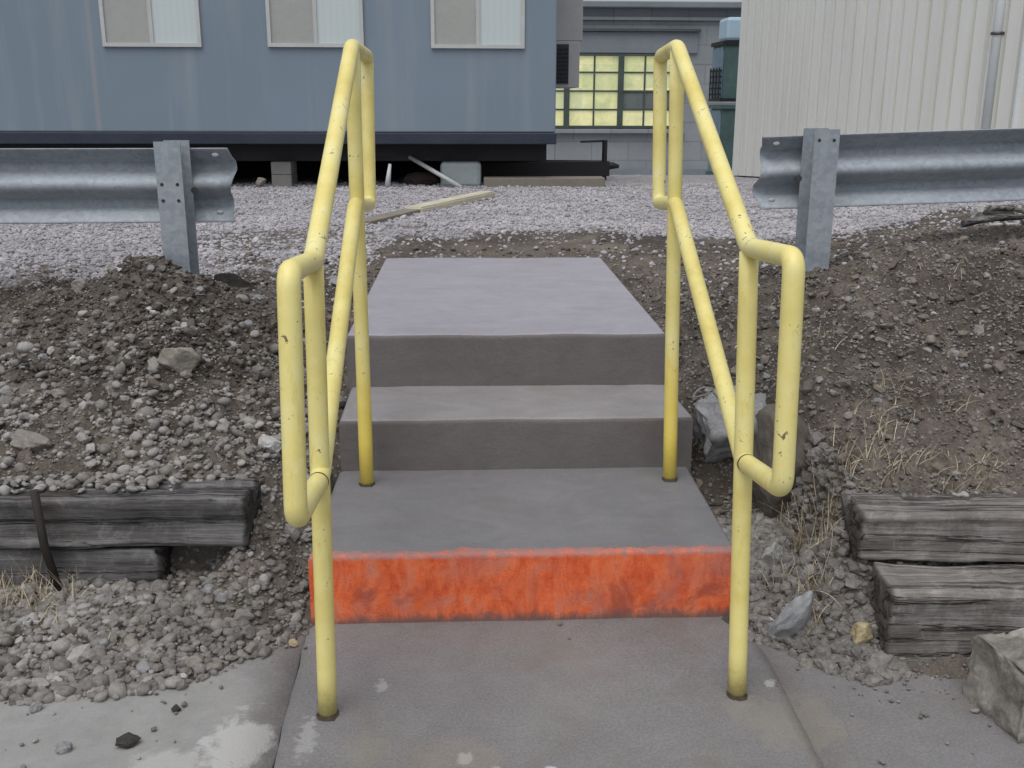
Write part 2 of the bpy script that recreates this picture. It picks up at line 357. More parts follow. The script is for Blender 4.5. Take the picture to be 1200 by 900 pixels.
def obox(bm, a, b, w, h, up=Vector((0, 0, 1))):
    """square bar from a to b"""
    a, b = Vector(a), Vector(b); d = (b-a).normalized(); s = d.cross(up).normalized(); u = s.cross(d)
    vs = []
    for p in (a, b):
        for i, j in ((-1, -1), (1, -1), (1, 1), (-1, 1)): vs.append(bm.verts.new(p+s*i*w/2+u*j*h/2))
    for q in ((0, 3, 2, 1), (4, 5, 6, 7), (0, 1, 5, 4), (1, 2, 6, 5), (2, 3, 7, 6), (3, 0, 4, 7)): bm.faces.new([vs[i] for i in q])
def fillet(pts, r, n=7):
    pts = [Vector(p) for p in pts]; out = [pts[0]]
    for i in range(1, len(pts)-1):
        a, b, c = pts[i-1], pts[i], pts[i+1]
        d1 = (a-b).normalized(); d2 = (c-b).normalized()
        rr = min(r, (a-b).length*.45, (c-b).length*.45)
        p, q = b+d1*rr, b+d2*rr
        for k in range(n+1):
            s = k/n; out.append(p*(1-s)**2+b*2*s*(1-s)+q*s*s)
    out.append(pts[-1]); return out
def tube(bm, pts, r, seg=20, cap=True, jit=0.0):
    pts = [Vector(p) for p in pts]; rings = []; prev = None
    for i, p in enumerate(pts):
        d = (pts[min(i+1, len(pts)-1)]-pts[max(i-1, 0)]).normalized()
        if prev is None:
            s = d.orthogonal().normalized()
        else:
            s = (prev - d*prev.dot(d)).normalized()
        prev = s; u = d.cross(s); rr = r if not hasattr(r, '__len__') else r[i]
        rings.append([bm.verts.new(p+(s*math.cos(2*math.pi*k/seg)+u*math.sin(2*math.pi*k/seg))*rr*(1+random.uniform(-jit, jit))) for k in range(seg)])
    for a, b in zip(rings[:-1], rings[1:]):
        for k in range(seg): bm.faces.new((a[k], a[(k+1) % seg], b[(k+1) % seg], b[k]))
    if cap:
        bm.faces.new(list(reversed(rings[0]))); bm.faces.new(rings[-1])
def tubeo(name, pts, r, mat, parent=None, seg=20, cap=True, jit=0.0):
    bm = bmesh.new(); tube(bm, pts, r, seg, cap, jit); bmesh.ops.recalc_face_normals(bm, faces=bm.faces)
    o = from_bm(name, bm, mat, parent, True)
    for p in o.data.polygons:
        if len(p.vertices) > 4: p.use_smooth = False
    if parent: rel(o, parent)
    return o

# ------------------------------------------------------------------ steps geometry from the survey
Z1, Z2, Z3 = .213, .399, .604
Y1, Y2, Y3 = .690, 1.110, 3.073
steps = thing('concrete_steps', 'new grey concrete steps with an orange painted bottom riser between the yellow handrails', 'steps', (0, 0, 0))
def slab(name, corners, zb, zt, mat, bev):
    """corners: front-left, front-right, back-right, back-left (x, y)"""
    bm = bmesh.new()
    n = 28
    (fl, fr, br_, bl) = [Vector((c[0], c[1], 0)) for c in corners]
    lo = [bm.verts.new((c[0], c[1], zb)) for c in corners]; hi = [bm.verts.new((c[0], c[1], zt)) for c in corners]
    bm.faces.new(hi); bm.faces.new(list(reversed(lo)))
    for i in range(4): bm.faces.new((lo[i], lo[(i+1) % 4], hi[(i+1) % 4], hi[i]))
    bmesh.ops.recalc_face_normals(bm, faces=bm.faces)
    # slice lengthwise so that the nosing can be uneven
    for k in range(1, n):
        bmesh.ops.bisect_plane(bm, geom=bm.verts[:]+bm.edges[:]+bm.faces[:], plane_co=fl.lerp(fr, k/n), plane_no=(1, 0, 0))
    top = [e for e in bm.edges if all(abs(v.co.z-zt) < 1e-5 for v in e.verts) and (len(e.link_faces) == 2 and abs(e.calc_face_angle(0)) > .5)]
    bmesh.ops.bevel(bm, geom=top, offset=bev, segments=4, affect='EDGES', profile=.6)
    vert = [e for e in bm.edges if abs(e.verts[0].co.z-e.verts[1].co.z) > .05 and len(e.link_faces) == 2 and abs(e.calc_face_angle(0)) > .5]
    for v in bm.verts:
        nz = mnoise.noise(Vector((v.co.x*3.1, v.co.y*3, zt*9)))*.004 + mnoise.noise(Vector((v.co.x*11, v.co.y*3, zt*9)))*.0018
        if v.co.z > zt-.05: v.co.z += nz
        if v.co.y < fl.y+.1: v.co.y += nz*1.3
    return from_bm(name, bm, mat, steps, True)
def sm(o, ang=35):
    me = o.data; me.polygons.foreach_set('use_smooth', [True]*len(me.polygons))
    bm = bmesh.new(); bm.from_mesh(me)
    for e in bm.edges:
        if len(e.link_faces) == 2 and e.calc_face_angle(0) > R(ang): e.smooth = False
    bm.to_mesh(me); bm.free()
P = lambda u, v, z: (onz(u, v, z).x, onz(u, v, z).y)
fl = P(362, 651, Z1); fr = P(858, 652, Z1)
s1 = slab('bottom_step', [(-.612, 0), (.612, 0), (.618, Y1+.02), (-.606, Y1+.02)], -.06, Z1, MAT_BOT, .016); sm(s1)
s2 = slab('middle_step', [(-.598, Y1), (.628, Y1), (.616, Y2+.02), (-.604, Y2+.02)], .05, Z2, MAT_MID, .020); sm(s2)
s3 = slab('landing', [(-.612, Y2), (.604, Y2), (.61, Y3), (-.61, Y3)], .15, Z3, MAT_LAND, .022); sm(s3)

# ------------------------------------------------------------------ handrails
def pp(x, pix): return [onx(u, v, x) for u, v in pix]
RAD = .0236
def handrail(x, front_base, fb_z, f_top, f_low, e_top, e_low, r_base, r_top, r_low, q_top, q_low, label):
    B = onz(*front_base, fb_z); RB = onz(*r_base, Z1)
    root = thing('handrail', label, 'handrail', (B.x, B.y, 0), 'yellow pipe handrails flanking the steps')
    X = lambda uv: onx(uv[0], uv[1], x)
    Ft, Fl, Et, El, Rt, Rl, Qt, Ql = map(X, (f_top, f_low, e_top, e_low, r_top, r_low, q_top, q_low))
    n = 7
    top = fillet([Et.lerp(El, .22), Et, Ft, Rt, Qt, Qt.lerp(Ql, .3)], .036)
    low = fillet([El.lerp(Et, .22), El, Fl, Rl, Ql, Ql.lerp(Qt, .3)], .036)
    tubeo('top_rail', top, RAD, MAT_YEL, root, 24, False)
    tubeo('lower_rail', low, RAD, MAT_YEL, root, 24, False)
    tubeo('end_bar', [Et.lerp(El, .22), Et.lerp(El, .5), El.lerp(Et, .22)], RAD, MAT_YEL, root, 24, False)
    tubeo('end_bar', [Qt.lerp(Ql, .3), Qt.lerp(Ql, .5), Ql.lerp(Qt, .3)], RAD, MAT_YEL, root, 24, False)
    for base, tp in ((B, Ft), (RB, Rt)):
        b2 = Vector((base.x, base.y, base.z-.03))
        pts = [b2.lerp(tp, k/8) for k in range(9)]
        pts[-1] = b2.lerp(tp, .992)
        po = tubeo('post', pts, RAD*.985, MAT_YEL, root, 24, True)
        # rust collar where the pipe enters the concrete
        bm = bmesh.new(); seg = 20
        rr = [(RAD*1.01, .006), (RAD*1.10, .001), (RAD*1.22, -.002)]
        rings = [[bm.verts.new((base.x+math.cos(a)*r_*(1+.22*mnoise.noise(Vector((math.cos(a)*2, math.sin(a)*2, base.x*9)))), base.y+math.sin(a)*r_*(1+.22*mnoise.noise(Vector((math.cos(a)*2, math.sin(a)*2, base.x*9)))), base.z+h+.003)) for a in [2*math.pi*k/seg for k in range(seg)]] for r_, h in rr]
        for a, b in zip(rings[:-1], rings[1:]):
            for k in range(seg): bm.faces.new((a[k], a[(k+1) % seg], b[(k+1) % seg], b[k]))
        bmesh.ops.recalc_face_normals(bm, faces=bm.faces)
        rc = from_bm('base_collar', bm, MAT_RUST, None, True); rel(rc, root)
        rc.parent = root
    # scorched weld ring where the lower rail meets the front post
    d = (El-Fl).normalized(); c0 = Fl+d*RAD*1.15
    tubeo('weld_ring', [c0, c0+d*.007], RAD*1.04, MAT_BLACK, root, 24, False)
    return root
handrail(-.503, (384, 838), 0, (367, 306), (375, 562), (338, 319), (347, 609), (430, 568), (412, 54), (416, 240), (430, 66), (433, 240),
         'scuffed yellow pipe handrail on the left of the steps, by the dirt mound')
handrail(.525, (864, 815), 0, (878, 290), (872, 541), (931, 302), (917, 573), (785, 562), (794, 54), (792, 238), (774, 66), (772, 238),
         'scuffed yellow pipe handrail on the right of the steps, nearest the stacked grey timbers')

# ------------------------------------------------------------------ terrain
ctl = []
def C(x, y, z): ctl.append((x, y, z))
for x in (-2.6, -2, -1.5, -.9, -.5, 0, .5, .9, 1.3, 2, 2.6): C(x, -.75, -.05); C(x, -1.6, -.05)
for x in (-.5, 0, .5): C(x, -.3, -.05); C(x, .25, -.05)
C(-.685, -.09, .0); C(-.80, -.20, .0); C(-.89, -.29, .0); C(-1.1, -.33, 0); C(-1.32, -.35, .0); C(-1.9, -.36, 0); C(-2.6, -.36, 0)
C(-1.1, .12, .075); C(-1.6, .12, .07); C(-2.3, .15, .07); C(-.82, 0, .07); C(-.75, .2, .13); C(-.95, .22, .13); C(-.9, .38, .27)
C(-.66, .15, .07); C(-.67, .4, .15); C(-.67, .69, .235); C(-.67, 1.1, .40); C(-.68, 1.5, .525); C(-.70, 2.1, .575); C(-.7, 3.0, .60)
C(-1.0, .40, .335); C(-1.4, .42, .345); C(-2.0, .45, .35); C(-2.6, .45, .36)
C(-.85, .70, .36); C(-.85, 1.1, .50); C(-.95, 1.4, .64)
for (u, v, y) in ((190, 303, 1.42), (150, 310, 1.40), (225, 318, 1.42), (255, 345, 1.42), (80, 345, 1.45), (0, 378, 1.45), (185, 400, 1.02), (100, 420, 1.02), (280, 400, 1.15)):
    p = ony(u, v, y); C(p.x, p.y, p.z)
C(-1.9, .9, .47); C(-2.5, .9, .47); C(-1.1, .75, .45)
C(-1.26, 1.62, .70); C(-1.0, 1.75, .62); C(-1.4, 2.1, .63); C(-2, 1.9, .60); C(-1.0, 2.3, .60); C(-2.6, 1.6, .58)
C(.613, -.10, 0.0); C(.72, -.2, 0); C(.80, -.30, 0); C(.905, -.36, 0); C(1.0, -.30, .0); C(1.4, -.32, -.01); C(2.0, -.35, -.01); C(2.6, -.35, -.01)
C(.66, .08, .06); C(.67, .35, .13); C(.70, .62, .17); C(.70, .80, .22); C(.72, 1.1, .40); C(.73, 1.5, .52); C(.75, 2.1, .575); C(.72, 3.0, .60)
C(.78, -.05, .07); C(.86, .12, .19); C(.88, -.12, .09); C(1.0, .14, .345); C(1.4, .12, .34); C(2.0, .1, .35); C(2.6, .1, .36); C(.93, .45, .37)
C(1.0, .8, .50); C(1.4, .7, .52); C(1.9, .6, .53); C(1.05, 1.2, .62)
for (u, v, y) in ((960, 322, 1.55), (1050, 292, 1.62), (1120, 283, 1.7), (1200, 276, 1.8)):
    p = ony(u, v, y); C(p.x, p.y, p.z)
C(1.9, 1.1, .70); C(2.5, 1.1, .75); C(1.4, 1.1, .68)
C(1.4, 2.2, .66); C(2.0, 2.5, .70); C(2.7, 2.8, .80); C(1.2, 2.6, .61); C(3.0, 1.8, .88)
C(0, .9, .1); C(0, 1.5, .3); C(0, 2.5, .45); C(0, 3.15, .59); C(-.5, 3.2, .60); C(.5, 3.2, .60)
for x in (-3.5, -2, -.7, .7, 2): C(x, 4.2, .625)
for x in (-6, -4, -2, 0, 2, 4): C(x, 7.0, .615)
C(-4, 2.5, .60); C(-6, 1, .5); C(-5, -1.5, -.05); C(-3.5, -.5, -.03); C(-8, 4.5, .6); C(4, -1.5, -.05); C(3.6, -.4, 0.0); C(5, 1, .7)
C(3.2, 3.6, .74); C(4.3, 5.5, .76); C(3.4, 5.5, .68); C(3.5, 9.5, .56); C(3.4, 11, .47); C(1, 10, .56); C(-3, 10, .56); C(-8, 9, .56)
ctl = np.array(ctl); cxy = ctl[:, :2]; cz = ctl[:, 2]
D = np.linalg.norm(cxy[:, None]-cxy[None], axis=2)
wr = np.linalg.solve(D + np.eye(len(ctl))*.004*-1, cz-cz.mean())
def base_h(x, y):
    x = np.asarray(x, float); y = np.asarray(y, float); out = np.zeros(x.shape)
    for (a, b), w_ in zip(cxy, wr): out += w_*np.hypot(x-a, y-b)
    out += cz.mean()
    # beyond the survey: gentle fall behind the trailer, level elsewhere
    far = np.interp(y, [-60, -2, -1, 0, 1.5, 3, 8, 11, 14, 20, 30, 60], [-.06, -.06, -.05, .1, .5, .6, .61, .50, .30, -.20, -.3, -.3])
    r = np.clip(np.maximum(np.abs(x)-5, np.maximum(y-9.5, -1.6-y))/2.0, 0, 1); r = r*r*(3-2*r)
    return out*(1-r)+far*r
def hsh(ix, iy, s):
    n = (ix*374761393 + iy*668265263 + s*2147483647) & 0x7fffffff
    n = (n ^ (n >> 13)) * 1274126177 & 0x7fffffff
    return ((n ^ (n >> 16)) & 0xffff)/65535.0
def vnoise(x, y, s=0):
    ix = np.floor(x).astype(np.int64); iy = np.floor(y).astype(np.int64); fx = x-ix; fy = y-iy
    fx = fx*fx*(3-2*fx); fy = fy*fy*(3-2*fy)
    a = hsh(ix, iy, s); b = hsh(ix+1, iy, s); c = hsh(ix, iy+1, s); d = hsh(ix+1, iy+1, s)
    return (a*(1-fx)+b*fx)*(1-fy)+(c*(1-fx)+d*fx)*fy
def fbm(x, y, f0, oct_, s=0, gain=.55):
    o = np.zeros_like(x); a = 1; tot = 0
    for i in range(oct_):
        ca, sa = math.cos(i*.9+.3), math.sin(i*.9+.3)
        o += a*vnoise((x*ca-y*sa)*f0+i*17.3, (x*sa+y*ca)*f0+i*9.1, s+i); tot += a; a *= gain; f0 *= 2.03
    return o/tot
def H(x, y):
    x = np.asarray(x, float); y = np.asarray(y, float)
    b = base_h(x, y)
    # rough broken earth on the banks, finer in the yard
    bank = np.clip((b-.0)/.10, 0, 1)*np.clip((3.0-y)/1.0, 0.12, 1)*np.clip((7-np.abs(x))/3, 0, 1)
    big = fbm(x, y, 5.0, 4, 3)-.5; clod = 1-np.abs(2*fbm(x, y, 16.0, 3, 21)-1); fine = fbm(x, y, 45.0, 2, 40)-.5
    z = b + bank*((fbm(x, y, 2.2, 2, 71)-.5)*.07 + big*.11 + (clod-.72)*.07 + fine*.022)
    z += (1-bank)*np.clip((b-.02)/.1, 0, 1)*(big*.02+fine*.01)
    # excavated for the steps
    ins = (np.abs(x-.003) < .592) & (y > .02) & (y < Y3-.02)
    st = np.where(y < Y1, Z1, np.where(y < Y2, Z2, Z3))-.10
    z = np.where(ins, np.minimum(z, st), z)
    near = (np.abs(x-.003) < .80) & (y > -.05) & (y < Y3+.25) & ~ins
    lim = np.where(y < Y1, Z1+.03, np.where(y < Y2, Z2+.02, Z3-.012)) + np.clip((np.abs(x)-.62)*.45, 0, 1)
    z = np.where(near, np.minimum(z, lim), z)
    z = np.where((np.abs(x) < .80) & (y >= Y3-.02) & (y < Y3+.3), np.minimum(z, Z3-.012), z)
    # hollow under the broken chunk on the right
    kx = np.clip((x-.60)/.03, 0, 1)*np.clip((.98-x)/.08, 0, 1); ky = np.clip((y-.05)/.10, 0, 1)*np.clip((.76-y)/.10, 0, 1)
    z = z - kx*ky*np.maximum(z-(.045+.07*np.clip(y, 0, 1)), 0)*.95
    # in front of the left timbers the gravel is only a thin apron
    kx = np.clip((-.84-x)/.12, 0, 1)*np.clip((.34-y)/.05, 0, 1)*(y > -.5)
    z = z - kx*np.maximum(z-(.018+.02*np.clip((y+.3)/.5, 0, 1)+(big*.03)), 0)
    # a hump of spoil where the middle of the yard meets the landing
    return z
def grade(lo, hi, step, out_lo, out_hi, g=1.06):
    a = list(np.arange(lo, hi+1e-6, step)); s = step
    L = []; p = lo
    while p > out_lo: s *= g; p -= s; L.append(p)
    s = step; Rr = []; p = a[-1]
    while p < out_hi: s *= g; p += s; Rr.append(p)
    return np.array(L[::-1]+a+Rr)
gx = grade(-2.3, 2.3, .011, -220, 220); gy = grade(-.55, 2.3, .011, -120, 320, 1.045)
GX, GY = np.meshgrid(gx, gy)
GZ = H(GX, GY)
def grid_mesh(name, X, Y, Z):
    ny, nx = X.shape; me = bpy.data.meshes.new(name)
    co_ = np.stack([X, Y, Z], -1).reshape(-1, 3).astype(np.float32)
    i = np.arange(nx*ny).reshape(ny, nx); q = np.stack([i[:-1, :-1], i[:-1, 1:], i[1:, 1:], i[1:, :-1]], -1).reshape(-1, 4)
    me.vertices.add(len(co_)); me.vertices.foreach_set('co', co_.ravel())
    me.loops.add(q.size); me.loops.foreach_set('vertex_index', q.ravel().astype(np.int32))
    me.polygons.add(len(q)); me.polygons.foreach_set('loop_start', (np.arange(len(q))*4).astype(np.int32)); me.polygons.foreach_set('loop_total', np.full(len(q), 4, np.int32))
    me.polygons.foreach_set('use_smooth', np.ones(len(q), bool)); me.update(calc_edges=True); me.validate()
    return me
me = grid_mesh('ground', GX, GY, GZ)
def grav(x, y):
    yl = np.interp(x, [-3, -2, -1.2, -.75, -.55, 0, .6, 1.0, 1.6, 2.4, 3.2], [2.0, 1.95, 1.9, 2.1, 3.25, 3.7, 3.9, 3.6, 2.9, 3.0, 4.2])
    yl = yl + (fbm(x, y, 1.6, 4, 91)-.5)*1.3
    g_ = np.clip((y-yl)/.9, 0, 1)
    p_ = np.clip((fbm(x*.55, y, 1.1, 4, 66)-.56)*6, 0, .6)*np.clip((7.0-y)/2, 0, 1)
    return g_*(1-p_)
a = me.attributes.new('gravel', 'FLOAT', 'POINT'); a.data.foreach_set('value', grav(GX, GY).ravel().astype(np.float32))
g = link_mesh('ground', me, MAT_EARTH); g['kind'] = 'structure'

# sidewalk pad, laid in three pieces divided by tooled joints
bm = bmesh.new()
jt = onz(357, 752, 0); jb = onz(318, 905, 0); rt = onz(900, 772, 0); rb = onz(968, 905, 0)
def line_at(a, b, y): s = (y-a.y)/(b.y-a.y); return a.x+(b.x-a.x)*s
def piece(f, x0, x1, y0, y1, gap, z=0.0):
    ny, nx = 60, 40; vv = []
    for j in range(ny+1):
        y = y0+(y1-y0)*j/ny; row = []
        xa = x0(y)+gap; xb = x1(y)-gap
        for i in range(nx+1):
            s = i/nx; x = xa+(xb-xa)*s; e = min(s, 1-s)*(xb-xa)
            j1 = mnoise.noise(Vector((y*14, xa, 3)))*.006 if e < .02 else 0
            zz = z + mnoise.noise(Vector((x*1.7, y*1.7, 5)))*.004 - (max(0, .006-e)*.4)*(1 if gap > .001 else 0)
            row.append(bm.verts.new((x+(j1 if e < .005 else 0), y, zz)))
        vv.append(row)
    for j in range(ny):
        for i in range(nx): bm.faces.new((vv[j][i], vv[j][i+1], vv[j+1][i+1], vv[j+1][i]))
    for row_a, row_b in zip(vv[:-1], vv[1:]):
        for k, o_ in ((0, 0), (nx, nx)):
            a_, b_ = row_a[k], row_b[k]
            c_, d_ = bm.verts.new(a_.co-Vector((0, 0, .03))), bm.verts.new(b_.co-Vector((0, 0, .03)))
            bm.faces.new((a_, b_, d_, c_))
xl = lambda y: line_at(jt, jb, y) + .010*mnoise.noise(Vector((y*9, 1, 1)))+.004*mnoise.noise(Vector((y*40, 1, 1)))
xr = lambda y: line_at(rt, rb, y) + .014*mnoise.noise(Vector((y*8, 7, 1)))+.006*mnoise.noise(Vector((y*45, 7, 1)))
piece(bm, lambda y: -6.0, xl, -4.0, .45, .0035)
piece(bm, xl, xr, -4.0, .05, .0009)
piece(bm, xr, lambda y: 6.0, -4.0, .10, .0006)
bmesh.ops.recalc_face_normals(bm, faces=bm.faces)
pad = from_bm('sidewalk', bm, MAT_PAD, None, True); pad['kind'] = 'structure'
ap = sorted(range(len(pad.data.polygons)), key=lambda i: pad.data.polygons[i].normal.z)[:3]
# dark silt filling the joints
boxo('joint_silt', (-1.5, 1.6, -4.0, .04, -.030, -.012), MAT_DIRTCAP)['kind'] = 'structure'

# ------------------------------------------------------------------ pebbles
def ico(sub):
    bm = bmesh.new(); bmesh.ops.create_icosphere(bm, subdivisions=sub, radius=1.0)
    v = np.array([p.co[:] for p in bm.verts]); f = np.array([[q.index for q in p.verts] for p in bm.faces]); bm.free(); return v, f
ICO = {1: ico(1), 2: ico(2)}
def pebbles(name, x, y, size, sub, mat, sink=.25, tone=None, flat=.65, surf=H, z=None, jg=(.06, .24), smooth=True):
    v, f = ICO[sub]; n = len(x); nv = len(v)
    jag = rng.uniform(jg[0], jg[1], (n, 1, 1))
    sc3 = np.stack([rng.uniform(.75, 1.35, n), rng.uniform(.7, 1.1, n), rng.uniform(flat*.7, flat*1.25, n)], 1)*size[:, None]/2
    rough = 1+rng.uniform(-1, 1, (n, nv, 1))*jag
    pts = v[None]*rough*sc3[:, None]
    # random rotation
    th = rng.uniform(0, 2*math.pi, n); tl = rng.normal(0, .35, n); t2 = rng.normal(0, .35, n)
    c, s = np.cos(tl)[:, None], np.sin(tl)[:, None]; yv = pts[..., 1]*c-pts[..., 2]*s; zv = pts[..., 1]*s+pts[..., 2]*c
    c, s = np.cos(t2)[:, None], np.sin(t2)[:, None]; xv = pts[..., 0]*c+zv*s; zv = -pts[..., 0]*s+zv*c
    c, s = np.cos(th)[:, None], np.sin(th)[:, None]; xx = xv*c-yv*s; yy_ = xv*s+yv*c
    zz = (surf(x, y) if z is None else z) + size*flat*.5*(1-2*sink)
    P_ = np.stack([xx+x[:, None], yy_+y[:, None], zv+zz[:, None]], -1).reshape(-1, 3).astype(np.float32)
    fi = (f[None]+(np.arange(n)*nv)[:, None, None]).reshape(-1, 3)
    me = bpy.data.meshes.new(name); me.vertices.add(len(P_)); me.vertices.foreach_set('co', P_.ravel())
    me.loops.add(fi.size); me.loops.foreach_set('vertex_index', fi.ravel().astype(np.int32))
    me.polygons.add(len(fi)); me.polygons.foreach_set('loop_start', (np.arange(len(fi))*3).astype(np.int32)); me.polygons.foreach_set('loop_total', np.full(len(fi), 3, np.int32))
    me.polygons.foreach_set('use_smooth', np.full(len(fi), bool(smooth))); me.update(calc_edges=True)
    tn = rng.uniform(0, 1, n) if tone is None else tone
    tn = np.clip(tn+(fbm(np.asarray(x, float), np.asarray(y, float), 2.4, 3, 123)-.5)*.9, 0, 1)
    a = me.attributes.new('tone', 'FLOAT', 'POINT'); a.data.foreach_set('value', np.repeat(tn, nv).astype(np.float32))
    return link_mesh(name, me, mat)
def logn(n, med, sg, lo, hi): return np.clip(np.exp(rng.normal(math.log(med), sg, n)), lo, hi)
def clear(x, y, m=.0):
    k = ~((np.abs(x-.003) < .63+m) & (y > -.04) & (y < Y3+.02))
    return k
def region(n, x0, x1, y0, y1, dens=None):
    x = rng.uniform(x0, x1, n); y = rng.uniform(y0, y1, n); k = clear(x, y)
    if dens is not None: k &= rng.uniform(0, 1, n) < dens(x, y)
    return x[k], y[k]
def bank_on(x, y): return H(x, y) > -.004
# left bank
def dl(x, y):
    patchy = fbm(x, y, 3.2, 3, 77)
    d = np.where(y < .25, np.clip(.4-(x+1.1)*1.2, .08, .45), np.clip(1.35-y*.85, .10, 1))*np.clip((patchy-.22)*3.2, .12, 1)
    d *= np.where((x > -1.0) & (y > .35), .55, 1); return d*bank_on(x, y)
xs, ys = region(15000, -2.3, -.62, -.5, 1.6, dl)
X1, Y1_, S1 = [xs], [ys], [logn(len(xs), .019, .46, .008, .06)]
xs, ys = region(2600, -2.0, -.62, -.45, .2, lambda x, y: bank_on(x, y)*np.clip(1.05-(y+.12)*2.4*np.clip((x+1.25)*3, 0, 1), .15, 1))      # apron in front of the left timbers
X1.append(xs); Y1_.append(ys); S1.append(logn(len(xs), .027, .30, .012, .055))
xs, ys = region(1300, -1.4, -.63, -.35, 1.2, lambda x, y: bank_on(x, y)*1.0)
X1.append(xs); Y1_.append(ys); S1.append(logn(len(xs), .016, .3, .010, .03))
X, Y, S = map(np.concatenate, (X1, Y1_, S1))
tone = np.clip(rng.normal(.46, .26, len(X)), 0, 1)
hh = rng.uniform(0, 1, len(X)) < .55
o = pebbles('loose_gravel', X[hh], Y[hh], S[hh], 1, MAT_PEB, .30, tone[hh], jg=(.12, .32), smooth=False); tag(o, 'angular grey chips of loose gravel mixed into the left earth bank', 'gravel'); o['kind'] = 'stuff'
X, Y, S, tone = X[~hh], Y[~hh], S[~hh], tone[~hh]
o = pebbles('loose_gravel', X, Y, S, 2, MAT_PEB, .28, tone, jg=(.05, .16)); tag(o, 'grey loose gravel and pebbles spread over the left earth bank', 'gravel'); o['kind'] = 'stuff'
# right bank
def dr(x, y):
    patchy = fbm(x, y, 3.0, 3, 55)
    d = np.where(y < .15, 1.0, np.clip(.75-y*.35, .16, .8))*np.clip((patchy-.25)*2.6, .15, 1); return d*bank_on(x, y)
xs, ys = region(3600, .62, 2.6, -.45, 2.2, dr)
X1, Y1_, S1 = [xs], [ys], [logn(len(xs), .016, .5, .007, .055)]
xs, ys = region(2300, .62, 1.0, -.40, .5, lambda x, y: bank_on(x, y)*1.0)
X1.append(xs); Y1_.append(ys); S1.append(logn(len(xs), .028, .36, .012, .06))
X, Y, S = map(np.concatenate, (X1, Y1_, S1)); tone = np.clip(rng.normal(.38, .22, len(X)), 0, 1)
o = pebbles('loose_gravel', X, Y, S, 1, MAT_PEB, .32, tone, jg=(.1, .3), smooth=False); tag(o, 'brownish loose gravel scattered over the right earth bank', 'gravel'); o['kind'] = 'stuff'
# yard behind
def dy(x, y): return np.clip(grav(x, y), .06, 1)*np.clip(1.25-(y-2)/7.5, .25, 1)
xs, ys = region(130000, -4.6, 4.2, 1.7, 8.6, dy)
S = logn(len(xs), .020, .35, .009, .055); tone = np.clip(rng.normal(.48, .17, len(xs)), 0, 1)
o = pebbles('yard_gravel', xs, ys, S, 1, MAT_PEBY, .30, tone, smooth=False); tag(o, 'pale crushed gravel covering the yard behind the guardrails', 'gravel'); o['kind'] = 'stuff'
# clods of earth
xs, ys = region(9000, -2.3, 2.6, -.1, 3.4, lambda x, y: bank_on(x, y)*np.clip(1.1-grav(x, y), 0, 1))
MAT_CLOD = stone_mat('earth_clod', (.06, .05, .042), (.14, .12, .102), (.24, .21, .18))
MAT_CLOD2 = stone_mat('dark_clod', (.03, .026, .023), (.07, .06, .053), (.13, .115, .10))
o = pebbles('earth_clods', xs, ys, logn(len(xs), .018, .5, .006, .06), 1, MAT_CLOD, .45, flat=.55, jg=(.15, .35), smooth=False); tag(o, 'dark crumbly clods of dug earth lying along both banks', 'earth'); o['kind'] = 'stuff'

xs, ys = region(42000, -2.2, 2.4, -.4, 2.4, lambda x, y: bank_on(x, y)*np.clip(1-grav(x, y), 0, 1))
o = pebbles('grit', xs, ys, logn(len(xs), .009, .35, .004, .016), 1, MAT_PEB, .2, np.clip(rng.normal(.35, .25, len(xs)), 0, 1)); tag(o, 'fine grit and tiny stone chips sprinkled over both earth banks', 'grit'); o['kind'] = 'stuff'
# strays and sand on the sidewalk along the foot of the banks
n_ = 5200; xs = rng.uniform(-2.0, 1.9, n_); ys = rng.uniform(-.75, .0, n_)
foot = np.interp(xs, [-2, -1.3, -.9, -.68, -.6, .6, .7, .9, 1.0, 1.9], [-.36, -.35, -.29, -.09, .0, .0, -.18, -.36, -.33, -.33])
dd = foot-ys; k_ = (dd > 0) & (rng.uniform(0, 1, n_) < np.exp(-dd/.07)*.9*(np.abs(xs) > .6)+.010) ; xs, ys = xs[k_], ys[k_]
o = pebbles('grit', xs, ys, logn(len(xs), .0075, .5, .003, .02), 1, MAT_PEB, .1, np.clip(rng.normal(.45, .3, len(xs)), 0, 1), z=np.zeros(len(xs))+.001, smooth=False); tag(o, 'sand and stray chips spilled onto the edge of the sidewalk', 'grit'); o['kind'] = 'stuff'
xs, ys = region(3000, -1.9, -.9, .9, 1.6)
o = pebbles('earth_clods', xs, ys, logn(len(xs), .018, .5, .008, .05), 1, MAT_CLOD2, .5, flat=.6, jg=(.22, .42), smooth=False); tag(o, 'big crumbly clods of earth on the crest of the left mound', 'earth'); o['kind'] = 'stuff'
xs, ys = region(500, .7, 2.3, .3, 1.9)
o = pebbles('earth_clods', xs, ys, logn(len(xs), .022, .5, .01, .06), 1, MAT_CLOD, .5, flat=.5, jg=(.2, .4), smooth=False); tag(o, 'lumps of brown earth on the right bank', 'earth'); o['kind'] = 'stuff'

